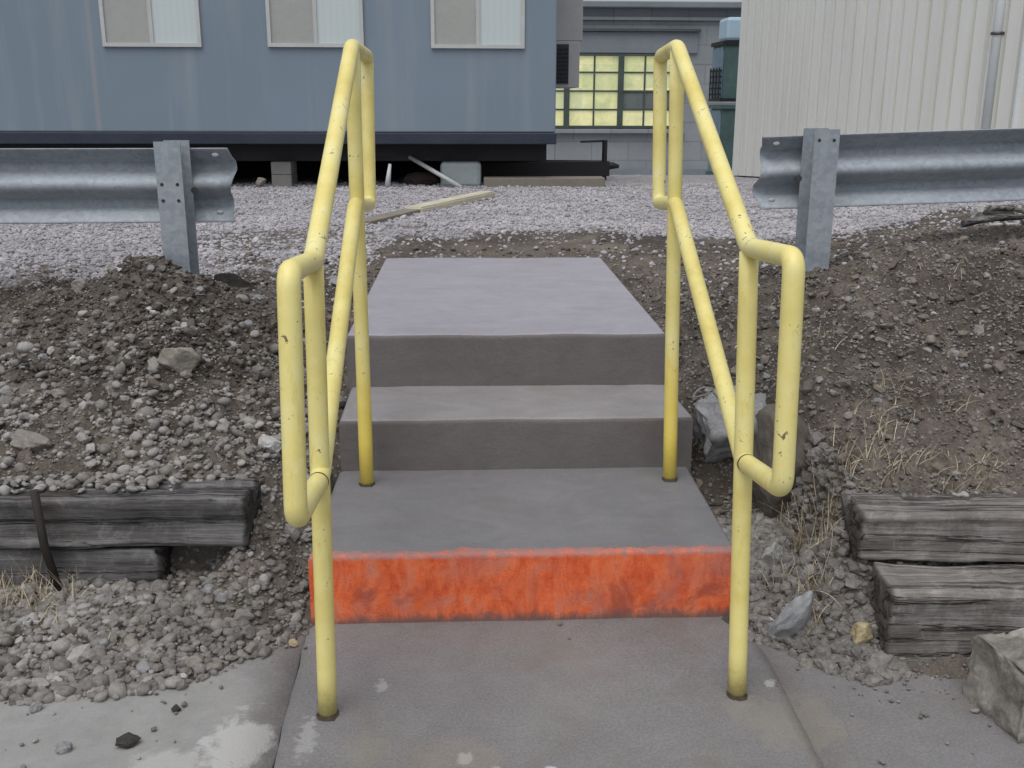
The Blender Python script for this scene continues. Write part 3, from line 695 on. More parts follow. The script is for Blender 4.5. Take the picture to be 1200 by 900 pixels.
# ------------------------------------------------------------------ rocks
def rock_mesh(name, size, seed, mat, cuts=12, sub=5, rough=.045, boxy=False):
    rs = random.Random(seed); bm = bmesh.new(); bmesh.ops.create_icosphere(bm, subdivisions=sub, radius=1.0)
    planes = []
    for _ in range(cuts):
        d = Vector((rs.gauss(0, 1), rs.gauss(0, 1), rs.gauss(0, .8))).normalized(); planes.append((d, rs.uniform(.52, .8)))
    if boxy:
        planes = [(Vector(d_).normalized(), k_) for d_, k_ in (((.05, 0, 1), .52), ((0, -1, .12), .52), ((1, .1, .05), .6), ((-1, -.12, .08), .55), ((0, 1, 0), .66), ((0, 0, -1), .6), ((.5, -.6, .7), .76), ((-.6, -.3, .7), .74), ((-.2, -.8, .6), .72))]
    for v in bm.verts:
        d0 = v.co.copy()
        for d, k in planes:
            t_ = v.co.dot(d)
            if t_ > k: v.co -= d*(t_-k)*.985
        v.co += d0*(mnoise.noise(d0*2.3+Vector((seed, 0, 0)))*rough*2 + mnoise.noise(d0*6+Vector((seed, 3, 0)))*rough*.8+mnoise.noise(d0*14+Vector((seed, 3, 5)))*rough*.35)
        v.co.x *= size[0]/1.3; v.co.y *= size[1]/1.3; v.co.z *= size[2]/1.3
    me = bpy.data.meshes.new(name); bm.to_mesh(me); bm.free()
    for p in me.polygons: p.use_smooth = True
    if mat: me.materials.append(mat)
    return me
def rock(name, pos, size, rot, seed, mat, label, cat='rock', **k):
    o = bpy.data.objects.new(name, rock_mesh(name, size, seed, mat, **k)); COL.objects.link(o); o.location = pos; o.rotation_euler = rot
    tag(o, label, cat); return o
def gp(u, v):   # where the ray through a place of the survey picture meets the ground
    d = ray(u, v).normalized(); t_ = 1.6
    while t_ < 40:
        p = EYE+d*t_
        if p.z < float(H(np.array([p.x]), np.array([p.y]))[0]): return p
        t_ += .004+t_*.002
    return p
def rock_at(name, u, v, size, rot, seed, mat, label, lift=.2, **k):
    p = gp(u, v); return rock(name, (p.x, p.y, p.z+size[2]*lift), size, rot, seed, mat, label, **k)
rock_at('rock', 214, 432, (.105, .07, .085), (.3, .1, .2), 3, MAT_RTAN, 'large angular tan rock sitting on the face of the left dirt mound', lift=.35)
rock_at('rock', 42, 522, (.13, .05, .05), (.1, .35, .2), 5, MAT_RTAN, 'long flat brownish rock half buried at the far left above the timbers')
rock_at('rock', 318, 530, (.06, .05, .055), (0, .2, .4), 8, MAT_RWHITE, 'pale white rock lodged behind the front post of the left handrail', lift=.45)
rock_at('dirt_clod', 272, 338, (.15, .07, .06), (.1, .1, .1), 12, MAT_RDARK, 'black lump of wet earth on the gravel right of the left guardrail post', lift=.35)
rock_at('rock', 305, 352, (.05, .04, .03), (0, 0, .5), 14, MAT_RGREY, 'small grey stone beside the black lump of earth')
rock_at('rock', 98, 340, (.06, .05, .045), (0, .2, .3), 15, MAT_RTAN, 'tan stone on the left shoulder of the dirt mound', lift=.3)
p = ony(858, 503, .80); rock('rock', p, (.25, .26, .25), (.1, .25, .3), 21, MAT_RGREY, 'broken grey and white chunk of old concrete wedged beside the middle step', 'rock', cuts=11, rough=.08)
p = ony(917, 540, .56); rock('boulder', (p.x, p.y, p.z-.02), (.20, .22, .29), (.05, .0, -.2), 35, MAT_RBROWN, 'tall rounded brown boulder behind the right handrail, caked in soil', 'boulder', rough=.04)
rock_at('rock', 930, 745, (.09, .035, .14), (3.4, .35, .25), 40, MAT_RBLUE, 'thin blue grey shard of stone standing in the pebbles right of the right handrail', lift=.35)
rock_at('rock', 905, 665, (.05, .04, .10), (.4, -.3, .3), 41, MAT_RWHITE, 'thin white stone splinter in the pebbles above the bluish shard', lift=.25)
rock_at('rock', 1008, 752, (.05, .04, .05), (.3, .3, .1), 43, MAT_RYEL, 'yellowish broken stone at the end of the lower right timber', lift=.4)
rock_at('rock', 942, 783, (.036, .034, .028), (0, 0, .4), 44, MAT_RTAN, 'small pale round stone lying alone at the edge of the pebbles on the sidewalk', lift=.35)
p = onz(1168, 880, 0); rock('boulder', (p.x+.155, p.y+.13, .080), (.235, .225, .225), (.03, -.02, .05), 52, MAT_RBLOCK, 'big squarish weathered stone block on the sidewalk in front of the right timbers', 'boulder', boxy=True, rough=.055)
p = onz(148, 873, 0); rock('rock', (p.x, p.y, .012), (.045, .03, .022), (.1, .1, .5), 61, MAT_RDARK, 'dark jagged clod on the dusty sidewalk below the left gravel', 'rock')
p = onz(77, 880, 0); rock('rock', (p.x, p.y, .010), (.03, .022, .02), (0, 0, .2), 62, MAT_RGREY, 'smooth grey stone nearest the bottom left corner on the sidewalk', 'rock')
p = onz(206, 833, 0); rock('rock', (p.x, p.y, .008), (.018, .015, .014), (0, 0, .2), 63, MAT_RDARK, 'small dark stone on the sidewalk just above the dark jagged clod', 'rock')
p = onz(344, 757, 0); rock('rock', (p.x, p.y, .010), (.018, .016, .014), (0, 0, .2), 64, MAT_RYEL, 'small cream pebble at the top of the sidewalk joint by the left handrail', 'rock')
p = onz(215, 797, 0); rock('rock', (p.x, p.y, .010), (.016, .014, .014), (0, 0, .9), 65, MAT_RWHITE, 'small white pebble on the sidewalk at the edge of the left gravel', 'rock')
p = onz(43, 832, 0); rock('rock', (p.x, p.y, .008), (.022, .02, .018), (0, 0, .9), 66, MAT_RGREY, 'grey pebble on the far left of the sidewalk just below the gravel edge', 'rock')
p = ony(1146, 243, 3.1); rock('rock', (p.x, p.y, p.z-.02), (.05, .04, .06), (0, .2, .1), 67, MAT_RWHITE, 'white pointed stone under the right guardrail beam beside the dead branches', 'rock')
p = onz(392, 322, .60); rock('concrete_shard', (-.80, 2.35, .59), (.05, .22, .04), (0, .5, .15), 70, MAT_RGREY, 'flat grey shard leaning beside the left edge of the concrete landing', 'rock')
# fist-sized stones, one mesh each, copied
protos = [rock_mesh('stone', (s, s*.8, s*.62), 100+i, [MAT_RGREY, MAT_RTAN, MAT_RGREY, MAT_RWHITE, MAT_RTAN][i % 5], sub=3, cuts=9) for i, s in enumerate((.036, .04, .034, .026, .045))]
spots = [('left', -2.0, -.68, .35, 1.45, 45), ('leftapron', -1.7, -.75, -.33, .1, 30), ('right', .85, 2.2, .3, 1.7, 36), ('rightfoot', .66, .95, -.30, .3, 12)]
lab = {'left': ('fist sized stone half sunk in the soil of the left bank above the timbers', 'stones on the left bank'),
       'leftapron': ('fist sized stone among the pebbles in front of the left timbers', 'stones in front of the left timbers'),
       'right': ('fist sized stone half sunk in the brown soil of the right bank', 'stones on the right bank'),
       'rightfoot': ('fist sized stone among straw and pebbles beside the right handrail', 'stones beside the right handrail')}
for key, x0, x1, y0, y1, n in spots:
    for i in range(n):
        x = random.uniform(x0, x1); y = random.uniform(y0, y1); z = float(H(np.array([x]), np.array([y]))[0])
        if z < 0: continue
        o = bpy.data.objects.new('stone', random.choice(protos)); COL.objects.link(o)
        o.location = (x, y, z+.006); o.rotation_euler = (random.uniform(-.5, .5), random.uniform(-.5, .5), random.uniform(0, 6)); s = random.uniform(.6, 1.05); o.scale = (s, s, s)
        tag(o, lab[key][0], 'stone', lab[key][1])

# ------------------------------------------------------------------ timbers
def timber(name, a, b, w, h, mat, label, seed, taper=0.0, chip=.0):
    """weathered square log lying from a (an end in view) to b, top face centre line given by z of a/b minus h/2"""
    a, b = Vector(a), Vector(b); L = (b-a).length; d = (b-a).normalized(); n = max(20, int(L/.012)); m = 64
    bm = bmesh.new(); rings = []
    for i in range(n+1):
        s = i/n; x = s*L; ring = []
        endr = 1 - .05*max(0, 1-x/.02)**2 - .05*max(0, 1-(L-x)/.02)**2
        for k in range(m):
            a_ = 2*math.pi*k/m; ca, sa = math.cos(a_), math.sin(a_)
            e = .20   # superellipse
            px = math.copysign(abs(ca)**e, ca)*w/2; pz = math.copysign(abs(sa)**e, sa)*h/2
            q = Vector((x*.9, px*14, pz*14+seed*7))
            g_ = mnoise.noise(Vector((x*.6, px*30, pz*30+seed)))*.010 + mnoise.noise(Vector((x*1.2, px*80, pz*80+seed)))*.004 + mnoise.noise(Vector((x*3, px*9, pz*9+seed)))*.012 + mnoise.noise(Vector((x*22, px*30, pz*30+seed)))*.003
            cr = mnoise.noise(Vector((x*.35, px*24+seed, pz*24)))
            if cr > .22: g_ -= min((cr-.22)*.34, .035)
            r_ = (1+g_/(w*.5))*endr
            ex = mnoise.noise(Vector((px*30, pz*30, seed)))*.030 if i in (0, n) else 0
            ring.append(bm.verts.new((x+ex*(1 if i else 1), px*r_, pz*r_)))
        rings.append(ring)
    for r0, r1 in zip(rings[:-1], rings[1:]):
        for k in range(m): bm.faces.new((r0[k], r1[k], r1[(k+1) % m], r0[(k+1) % m]))
    for ring, rv in ((rings[0], False), (rings[-1], True)):
        c = bm.verts.new(sum((v.co for v in ring), Vector())/m)
        for k in range(m):
            t_ = (ring[k], ring[(k+1) % m], c); bm.faces.new(t_ if not rv else tuple(reversed(t_)))
    bmesh.ops.recalc_face_normals(bm, faces=bm.faces)
    o = from_bm(name, bm, mat, None, True)
    o.location = a; o.rotation_euler = d.to_track_quat('X', 'Z').to_euler(); tag(o, label, 'timber'); return o
timber('timber', (-.815, .265, .245), (-2.7, .36, .225), .19, .155, MAT_TIML, 'dark weathered square timber, upper one of the left pair, held by a rusty stake', 3)
timber('timber', (-1.085, .285, .082), (-2.7, .36, .075), .17, .15, MAT_TIML, 'blackened rotten timber, lower one of the left pair, under the longer timber', 5)
timber('timber', (.935, -.005, .285), (2.6, -.10, .28), .19, .145, MAT_TIMR, 'cracked grey timber, upper and farther one of the right pair', 11)
timber('timber', (.955, -.185, .105), (2.6, -.26, .105), .20, .215, MAT_TIMR, 'thick deeply grooved grey timber, lower and nearer one of the right pair', 17)
pa = onz(72, 693, .03); 
tubeo('steel_stake', [ony(72, 700, .17), ony(52, 640, .165), ony(40, 575, .16)], .0125, MAT_STAKE, None, 12); so = bpy.data.objects['steel_stake']; tag(so, 'rusty steel stake leaning against the left timbers', 'stake')

# pebbles resting on the timbers
def ontop(cx0, cx1, cy0, cy1, z, n, med=.018):
    x = rng.uniform(cx0, cx1, n); y = rng.uniform(cy0, cy1, n); return x, y, np.full(n, z), logn(n, med, .35, .008, .04)
q = [ontop(-2.3, -1.05, .25, .38, .318, 260, .024), ontop(1.02, 2.2, -.12, -.06, .188, 70, .022), ontop(1.1, 2.2, .03, .07, .352, 70)]
X, Y, Zq, S = [np.concatenate([a_[i] for a_ in q]) for i in range(4)]
o = pebbles('loose_gravel', X, Y, S, 2, MAT_PEB, .15, np.clip(rng.normal(.5, .25, len(X)), 0, 1), z=Zq); tag(o, 'pebbles spilled on top of the retaining timbers', 'gravel'); o['kind'] = 'stuff'

# ------------------------------------------------------------------ straw
def straw(name, items, label):
    bm = bmesh.new(); lay = bm.verts.layers.float.new('tone')
    for (x, y, z, L, lean, az, wd) in items:
        tn = random.random(); p = Vector((x, y, z)); d = Vector((math.cos(az)*math.sin(lean), math.sin(az)*math.sin(lean), math.cos(lean)))
        side = Vector((-math.sin(az+random.uniform(-1, 1)), math.cos(az), 0)).normalized(); prev = None; bend = random.uniform(-.1, .95)
        n = 6
        for i in range(n+1):
            w = wd*(1-i/n*.8); a_ = bm.verts.new(p-side*w/2); b_ = bm.verts.new(p+side*w/2+d.cross(side)*w*.3); a_[lay] = tn; b_[lay] = tn
            if prev: bm.faces.new((prev[0], prev[1], b_, a_))
            prev = (a_, b_); p = p+d*L/n
            d = (d+Vector((math.cos(az), math.sin(az), -.6))*bend*.22+Vector((random.gauss(0, .06), random.gauss(0, .06), 0))).normalized()
    o = from_bm(name, bm, MAT_STRAW); tag(o, label, 'dry grass'); o['kind'] = 'stuff'; return o
def tuft(cx, cy, r, n, L, lean=.5, wd=.0032):
    n = int(n*1.5)
    it = []
    for _ in range(n):
        a_ = random.uniform(0, 2*math.pi); rr = r*random.random()**.6; x = cx+math.cos(a_)*rr; y = cy+math.sin(a_)*rr
        z = float(H(np.array([x]), np.array([y]))[0])
        if z < -.01: continue
        it.append((x, y, z, L*random.uniform(.4, 1.4), abs(random.gauss(.35, lean*1.2)), random.uniform(0, 2*math.pi), wd*random.uniform(.6, 1.3)))
    return it
it = []
for (u, v, r, n, L) in ((945, 640, .05, 60, .15), (950, 700, .05, 45, .13), (930, 600, .05, 40, .12), (975, 610, .05, 40, .10), (985, 560, .07, 40, .09), (1040, 560, .08, 40, .07), (1110, 560, .08, 30, .06), (1150, 560, .06, 30, .06), (910, 690, .04, 30, .08),
                        (965, 640, .04, 30, .10), (955, 740, .03, 25, .10), (1000, 500, .1, 30, .06), (1090, 470, .12, 30, .06), (970, 400, .1, 20, .07), (1060, 520, .1, 25, .07), (1040, 460, .08, 20, .07), (905, 560, .05, 18, .08), (1100, 330, .1, 12, .05)):
    p = gp(u, v); it += tuft(p.x, p.y, r, n, L)
it += [(x, y, float(H(np.array([x]), np.array([y]))[0])+.006, random.uniform(.02, .08), random.uniform(1.0, 1.5), random.uniform(0, 6.3), .0018) for x, y in zip(rng.uniform(.68, 2.2, 900), rng.uniform(-.3, 1.6, 900))]
straw('dry_grass', it, 'dead straw coloured grass sprouting from the right bank beside the timbers')
it = []
for (u, v, r, n, L) in ((20, 712, .09, 70, .06), (60, 712, .06, 50, .06), (45, 690, .03, 16, .16), (5, 700, .05, 30, .07), (90, 700, .04, 20, .10), (60, 735, .05, 20, .05), (130, 760, .03, 8, .05), (35, 600, .03, 8, .06)):
    p = gp(u, v); it += tuft(p.x, p.y, r, n, L, .6)
it += [(x, y, float(H(np.array([x]), np.array([y]))[0])+.006, random.uniform(.03, .08), random.uniform(1.2, 1.5), random.uniform(0, 6.3), .002) for x, y in zip(rng.uniform(-1.9, -.68, 90), rng.uniform(-.3, 1.4, 90))]
straw('dry_grass', it, 'dead straw coloured grass at the foot of the left timbers and stake')

# looped wire on the broken chunk
c0 = ony(825, 464, .80)
pts = [(c0.x+math.cos(a_)*.038*(1+.1*math.sin(2*a_)), c0.y+math.sin(a_)*.04, c0.z+.012*math.sin(a_*1.5)+.01) for a_ in [i*.35 for i in range(17)]] + [(c0.x+.06, c0.y-.02, c0.z-.02), (c0.x+.09, c0.y-.03, c0.z-.07)]
tag(tubeo('wire', pts, .003, MAT_RGREY, None, 8), 'loop of old wire lying on the broken concrete chunk beside the steps', 'wire')

# ------------------------------------------------------------------ guardrails
def wbeam_profile():
    # (offset from face, height): W-beam, concave side seen from the steps
    pts = [(0, .155), (.012, .145), (.030, .118), (.075, .098), (.082, .085), (.082, .068), (.075, .055), (.018, .028), (.005, .014), (0, 0)]
    full = pts + [(a_, -b_) for a_, b_ in reversed(pts[:-1])]
    return full
def guardrail(x_end, x_far, y_beam, ztop_end, ztop_far, post_x, label, inward):
    root = thing('guardrail', label, 'guardrail', (post_x, y_beam-.12, .62), 'galvanised guardrails at the top of the bank')
    prof = wbeam_profile(); bm = bmesh.new(); n = 60; rows = []; th = .004
    for i in range(n+1):
        s = i/n; x = x_end+(x_far-x_end)*s; zt = ztop_end+(ztop_far-ztop_end)*s - .155
        rows.append([bm.verts.new((x + (.012*math.sin(h*24) if i == 0 else 0), y_beam+.085-o_*1.0 if False else y_beam+o_, zt+h+.0015*mnoise.noise(Vector((x*3, h*5, 0))))) for o_, h in prof])
    for r0, r1 in zip(rows[:-1], rows[1:]):
        for k in range(len(prof)-1): bm.faces.new((r0[k], r1[k], r1[k+1], r0[k+1]))
    bmesh.ops.recalc_face_normals(bm, faces=bm.faces)
    o = from_bm('beam', bm, MAT_GALV, root, True)
    md = o.modifiers.new('thickness', 'SOLIDIFY'); md.thickness = th; rel(o, root)
    # the two slots at the open end
    sgn = 1 if x_far > x_end else -1
    for dz in (.125, -.115):
        bm = bmesh.new(); bmesh.ops.create_uvsphere(bm, u_segments=14, v_segments=6, radius=1)
        for v in bm.verts: v.co = Vector((v.co.x*.015, v.co.y*.004, v.co.z*.009))+Vector((x_end+sgn*.06, y_beam+(.008 if abs(dz) > .12 else .022), ztop_end-.155+dz))
        rel(from_bm('slot', bm, MAT_SLOT, root, True), root)
    # I-section post
    bm = bmesh.new(); py = y_beam-.155; zt = (.035 if inward < 0 else .03)+ztop_end
    w = .105
    box(bm, post_x-w/2, post_x+w/2, py, py+.006, .35, zt); box(bm, post_x-w/2, post_x+w/2, py+.144, py+.150, .35, zt); box(bm, post_x-.003, post_x+.003, py+.006, py+.144, .35, zt-.002)
    rel(from_bm('post', bm, MAT_GALV, root), root)
    for dx in (-.032, .030):
        for dz in (.045,) if inward < 0 else (.17, .235):
            tubeo('bolt_hole', [(post_x+dx, py-.001, zt-dz), (post_x+dx, py+.0035, zt-dz)], .007, MAT_HOLE, root, 12)
    bx = post_x + (.058 if inward > 0 else -.058)
    tubeo('bolt', [(bx, y_beam-.012, ztop_end-.175), (bx, y_beam+.004, ztop_end-.175)], .013, MAT_BOLT, root, 10)
    return root
MAT_SLOT = plain('slot_light', (.45, .45, .46), .8, .1, 3); MAT_HOLE = plain('bolt_hole_dark', (.03, .03, .035), .8, .2, 10)
YB = 1.76
def gxz(u, v, y=YB): p = ony(u, v, y); return p.x, p.z
xe, ze = gxz(268, 173); xf, zf = gxz(0, 174)
guardrail(xe, xe-4.2, YB, ze, ze+(zf-ze)/(xf-xe)*(-4.2), ony(202, 250, YB-.155).x, 'galvanised steel guardrail on the left, behind the dirt mound', 1)
xe, ze = gxz(895, 160); xf, zf = gxz(1200, 150)
guardrail(xe, xe+3.2, YB, ze, ze+(zf-ze)/(xf-xe)*3.2, ony(963, 240, YB-.155).x, 'galvanised steel guardrail on the right, in front of the cream corrugated shed', -1)
# fill under the posts so that they stand in soil is the terrain itself

# ------------------------------------------------------------------ office trailer
TY = 7.8
def TX(u): return ony(u, 150, TY).x
def TZ(v): return ony(400, v, TY).z
x1 = TX(651); zfl = TZ(155); zr0 = TZ(169)
tr = thing('office_trailer', 'long blue grey office trailer standing on blocks behind the yard, with three sliding windows', 'trailer', (x1-4.0, TY, .6))
boxo('body', (x1-9.5, x1, TY, TY+3.0, zfl, 3.75), MAT_SIDING, tr, .015)
boxo('roof', (x1-9.6, x1+.06, TY-.07, TY+3.07, 3.752, 3.84), MAT_ALU, tr, .01)
boxo('rim', (x1-9.48, x1+.012, TY+.0, TY+2.98, zr0, zfl-.003), MAT_RIM, tr, .008)
bm = bmesh.new()
zb1 = TZ(191); box(bm, x1-9.3, x1-.06, TY+.35, TY+.45, zb1, zr0-.003); box(bm, x1-9.3, x1-.06, TY+2.5, TY+2.6, zb1, zr0-.003)
for k in range(14): box(bm, x1-.2-k*.66, x1-.12-k*.66, TY+.46, TY+2.49, zb1+.05, zr0-.004)
rel(from_bm('chassis', bm, MAT_CHASSIS, tr), tr)
boxo('shade_backing', (x1-9.3, x1-.4, TY+2.75, TY+2.8, .42, zr0-.002), MAT_BRICKSHADE, tr)  # added dark sheet closing the far side, stands in for underside shade
def twindow(u0, u1, vb, tilt=0):
    xa, xb = TX(u0), TX(u1); z0 = TZ(vb); z1 = z0+1.02; fw = .035; y = TY
    bm = bmesh.new()
    box(bm, xa, xb, y-.03, y-.002, z0, z0+fw); box(bm, xa, xb, y-.03, y-.002, z1-fw, z1)
    box(bm, xa, xa+fw, y-.03, y-.002, z0+fw, z1-fw); box(bm, xb-fw, xb, y-.03, y-.002, z0+fw, z1-fw)
    xm = (xa+xb)/2; box(bm, xm-.018, xm+.018, y-.027, y-.002, z0+fw, z1-fw)
    w = rel(from_bm('window', bm, MAT_ALU, tr), tr)
    for (a_, b_, mt) in ((xa+fw, xm-.018, MAT_BLINDG), (xm+.018, xb-fw, MAT_CURT)):
        bm = bmesh.new(); box(bm, a_, b_, y-.012, y-.003, z0+fw, z1-fw); pn = from_bm('pane', bm, mt, None); rel(pn, tr); pn.parent = w
twindow(131, 244, 56); twindow(320, 430, 55.5); twindow(507, 614, 56)
# wall-hung air conditioner on the end wall
ax = x1; 
acx1 = ony(679, 80, TY+1.0).x
zA = ony(660, 103, TY+1.0).z; zB = ony(660, 50, TY+1.0).z
ac = boxo('air_conditioner', (x1+.003, acx1, TY+.75, TY+1.5, zB+.003, 3.3), MAT_UNIT, tr, .01)
bm = bmesh.new(); box(bm, x1+.003, acx1-.03, TY+.72, TY+1.5, zA, zB, .006)
hd = rel(from_bm('hood', bm, MAT_UNIT, None), tr); hd.parent = ac
gr = boxo('grille', (x1+.03, x1+.19, TY+.705, TY+.7195, zA+.04, zB-.03), MAT_GRILL, tr); gr.parent = ac
bm = bmesh.new()
for k in range(9): z = zA+.06+k*(zB-zA-.1)/9; box(bm, x1+.035, x1+.185, TY+.692, TY+.7045, z, z+.012)
sl = rel(from_bm('louvre', bm, MAT_CHASSIS, None), tr); sl.parent = ac
# hitch: A-frame with jack and coupler
HY = TY+1.5; zt = ony(640, 190, TY+.9).z; zb = ony(640, 207, TY+.9).z; hx = ony(712, 198, HY).x; zc = (zt+zb)/2-.025
bm = bmesh.new(); obox(bm, (x1-1.2, HY-.42, zc), (hx, HY-.06, zc), .09, zt-zb+.01); obox(bm, (x1-1.2, HY+.42, zc), (hx, HY+.06, zc), .09, zt-zb+.008)
bmesh.ops.recalc_face_normals(bm, faces=bm.faces)
hi_ = rel(from_bm('hitch', bm, MAT_CHASSIS, tr), tr)
bm = bmesh.new(); tube(bm, [(hx-.05, HY-.08, zc-.18), (hx-.05, HY-.08, zc+.32)], .03, 12); tube(bm, [(hx-.05, HY-.08, zc+.31), (hx-.33, HY-.08, zc+.30)], .012, 8); box(bm, hx-.12, hx+.02, HY-.15, HY-.01, zc-.20, zc-.18)
j = rel(from_bm('jack', bm, MAT_CHASSIS, None), tr); j.parent = hi_
bm = bmesh.new(); tube(bm, [(hx-.02, HY, zc+.02), (hx+.06, HY, zc+.03), (hx+.13, HY, zc+.02)], [.045, .04, .02], 12); j = rel(from_bm('coupler', bm, MAT_CHASSIS, None), tr); j.parent = hi_
# supports
def pier(u, n, w=.20, y=TY+.30, label=''):
    x = ony(u, 210, y).x; zg = float(H(np.array([x]), np.array([y]))[0])
    hgt = (zb1-zg)/n
    for k in range(n):
        o = boxo('cinder_block', (x-w/2, x+w/2, y-.1, y+.28, zg+hgt*k+.001, zg+hgt*(k+1)-.002), MAT_CMU, None, .006); tag(o, ['lower', 'upper'][k % 2]+' grey cinder block of the pier under the trailer', 'block')
pier(332, 2)
# things under the trailer
def gz(x, y): return float(H(np.array([x]), np.array([y]))[0])
xx = ony(541, 205, TY+.05).x; xa, xb = ony(516, 200, TY+.15).x, ony(564, 200, TY+.15).x
o = boxo('equipment_case', (xa, xb, TY+.15, TY+.75, gz(xx, TY+.3)-.01, ony(540, 190, TY+.15).z), MAT_PALEBOX, None, .04); tag(o, 'pale grey rounded case stored under the trailer', 'case')
a_ = ony(541, 220, TY-.05); b_ = ony(480, 184, TY+.3)
tag(tubeo('brace_pole', [a_, b_], .022, MAT_ALU, None, 10), 'thin pale pole slanting up from the gravel to the trailer frame', 'pole')
a_ = ony(454, 218, TY+.1); b_ = ony(457, 192, TY+.1)
tag(tubeo('stake', [a_, b_], [.03, .015], MAT_WHITE, None, 10), 'short white stake standing upright at the trailer edge', 'stake')
xa, xb = ony(567, 214, TY+.1).x, ony(706, 214, TY+.3).x
o = boxo('sleeper', (xa, xb, TY+.1, TY+.35, .58, ony(600, 208.5, TY+.1).z), MAT_TAN, None, .01); tag(o, 'long tan timber sleeper lying on the gravel under the trailer hitch', 'timber')
rock('brick_rubble', (ony(490, 212, TY+.4).x, TY+.4, .66), (.30, .12, .10), (0, 0, .1), 81, MAT_BRICKSHADE, 'dark reddish rubble heap in the shade below the trailer', 'rubble')
rock('rock', (ony(305, 215, TY+.1).x, TY+.1, .66), (.09, .07, .06), (0, 0, .1), 83, MAT_RTAN, 'small rounded tan stone at the trailer edge left of the cinder blocks', 'rock')
# painted board in the yard
a_ = onz(484, 251, .62); b_ = onz(572, 231, .62)
bm = bmesh.new(); obox(bm, (a_.x, a_.y, .645), (b_.x, b_.y, .645), .15, .06); bmesh.ops.bevel(bm, geom=bm.edges[:], offset=.012, segments=2, affect='EDGES')
bmesh.ops.recalc_face_normals(bm, faces=bm.faces)
tag(from_bm('wooden_curb', bm, MAT_CREAM, None), 'cream painted wooden curb lying aslant on the yard gravel', 'curb')
c_ = onz(438, 262, .62); bm = bmesh.new(); d_ = (a_-b_).normalized(); obox(bm, (a_.x+d_.x*.02, a_.y+d_.y*.02, .636), (a_.x+d_.x*.8, a_.y+d_.y*.8, .628), .14, .05); bmesh.ops.recalc_face_normals(bm, faces=bm.faces)
tag(from_bm('wooden_curb', bm, MAT_TAN, None), 'bare grey plank end continuing the cream curb towards the left handrail', 'curb')
# branches and boards under the right guardrail
def stick(u0, v0, u1, v1, y, r, mat, label, cat='branch', name='branch'):
    a_ = ony(u0, v0, y); b_ = ony(u1, v1, y+.1); m_ = a_.lerp(b_, .5)+Vector((0, 0, .015)); a_.z -= .0
    return tag(tubeo(name, [a_, a_.lerp(m_, .5), m_, m_.lerp(b_, .5), b_], [r, r*.95, r*.85, r*.8, r*.6], mat, None, 8, True, .2), label, cat)
stick(1128, 262, 1210, 255, 2.7, .02, MAT_TIML, 'dead grey branch under the right guardrail at the frame edge')
stick(1160, 243, 1215, 252, 2.9, .018, MAT_TIMR, 'second dead branch lying across behind the white pointed stone')
stick(1158, 264, 1215, 268, 2.5, .010, MAT_RWHITE, 'thin pale stick in front of the dead branches', 'stick', 'stick')
p = ony(1170, 244, 3.1); rock('dirt_clod', (p.x, p.y, p.z-.03), (.14, .08, .06), (0, 0, .1), 88, MAT_RDARK, 'dark lump of earth behind the dead branches under the right guardrail', 'earth')

# ------------------------------------------------------------------ block building
BY = 20.0
def BX(u): return ony(u, 100, BY).x
def BZ(v): return ony(740, v, BY).z
bd = thing('block_building', 'grey painted block building in the background with a lit steel window', 'building', (3, BY, -.2))
boxo('wall', (-6, 16, BY, BY+10, -.6, BZ(10)), MAT_WALL, bd)
boxo('cornice', (-6, 16, BY-.28, BY+10.1, BZ(10)+.002, BZ(2.5)), MAT_WALL2, bd, .02)
boxo('string_course', (-6, BX(866), BY-.10, BY-.002, BZ(24), BZ(20)), MAT_WALL, bd, .01)
boxo('ledge', (-6, BX(817), BY-.14, BY-.002, BZ(37), BZ(34)), MAT_LEDGE, bd)
boxo('lintel', (-6, BX(815), BY-.06, BY-.003, BZ(62), BZ(37.5)), MAT_WALL2, bd)
boxo('sill', (BX(600), BX(803), BY-.14, BY-.002, BZ(156), BZ(151)), MAT_WALL, bd, .01)
boxo('base_course', (-6, 12, BY-.05, BY-.002, -.6, BZ(198)), MAT_WALL2, bd)
z0, z1 = BZ(150), BZ(63); u0, u1 = 602, 790
bm = bmesh.new(); ys0, ys1 = BY-.05, BY-.004
box(bm, BX(u0), BX(u1), ys0-.02, ys1, z1-.05, z1); box(bm, BX(u0), BX(u1), ys0-.02, ys1, z0, z0+.05)
for uu in (u0, 664, 727, u1): box(bm, BX(uu)-.06, BX(uu)+.06, ys0-.03, ys1-.001, z0+.001, z1-.001)
for uu in (633, 696, 755, 775): box(bm, BX(uu)-.018, BX(uu)+.018, ys0, ys1-.002, z0+.04, z1-.04)
for k in (1, 2, 3): z = z0+(z1-z0)*k/4; box(bm, BX(u0), BX(u1), ys0+.004, ys1-.003, z-.018, z+.018)
w = rel(from_bm('window', bm, MAT_SASH, bd), bd)
bm = bmesh.new(); box(bm, BX(u0)+.05, BX(727)-.05, BY-.022, BY-.010, z0+.03, z1-.03); box(bm, BX(727)+.05, BX(u1)-.05, BY-.022, BY-.010, z0+(z1-z0)*.5+.02, z1-.03); box(bm, BX(727)+.05, BX(u1)-.05, BY-.022, BY-.010, z0+.03, z0+(z1-z0)*.25-.0)
pn = rel(from_bm('lit_pane', bm, MAT_LIT, None), bd); pn.parent = w
bm = bmesh.new(); box(bm, BX(727)+.05, BX(u1)-.05, BY-.024, BY-.012, z0+(z1-z0)*.25+.01, z0+(z1-z0)*.5+.01)
pn = rel(from_bm('dull_pane', bm, MAT_DULL, None), bd); pn.parent = w

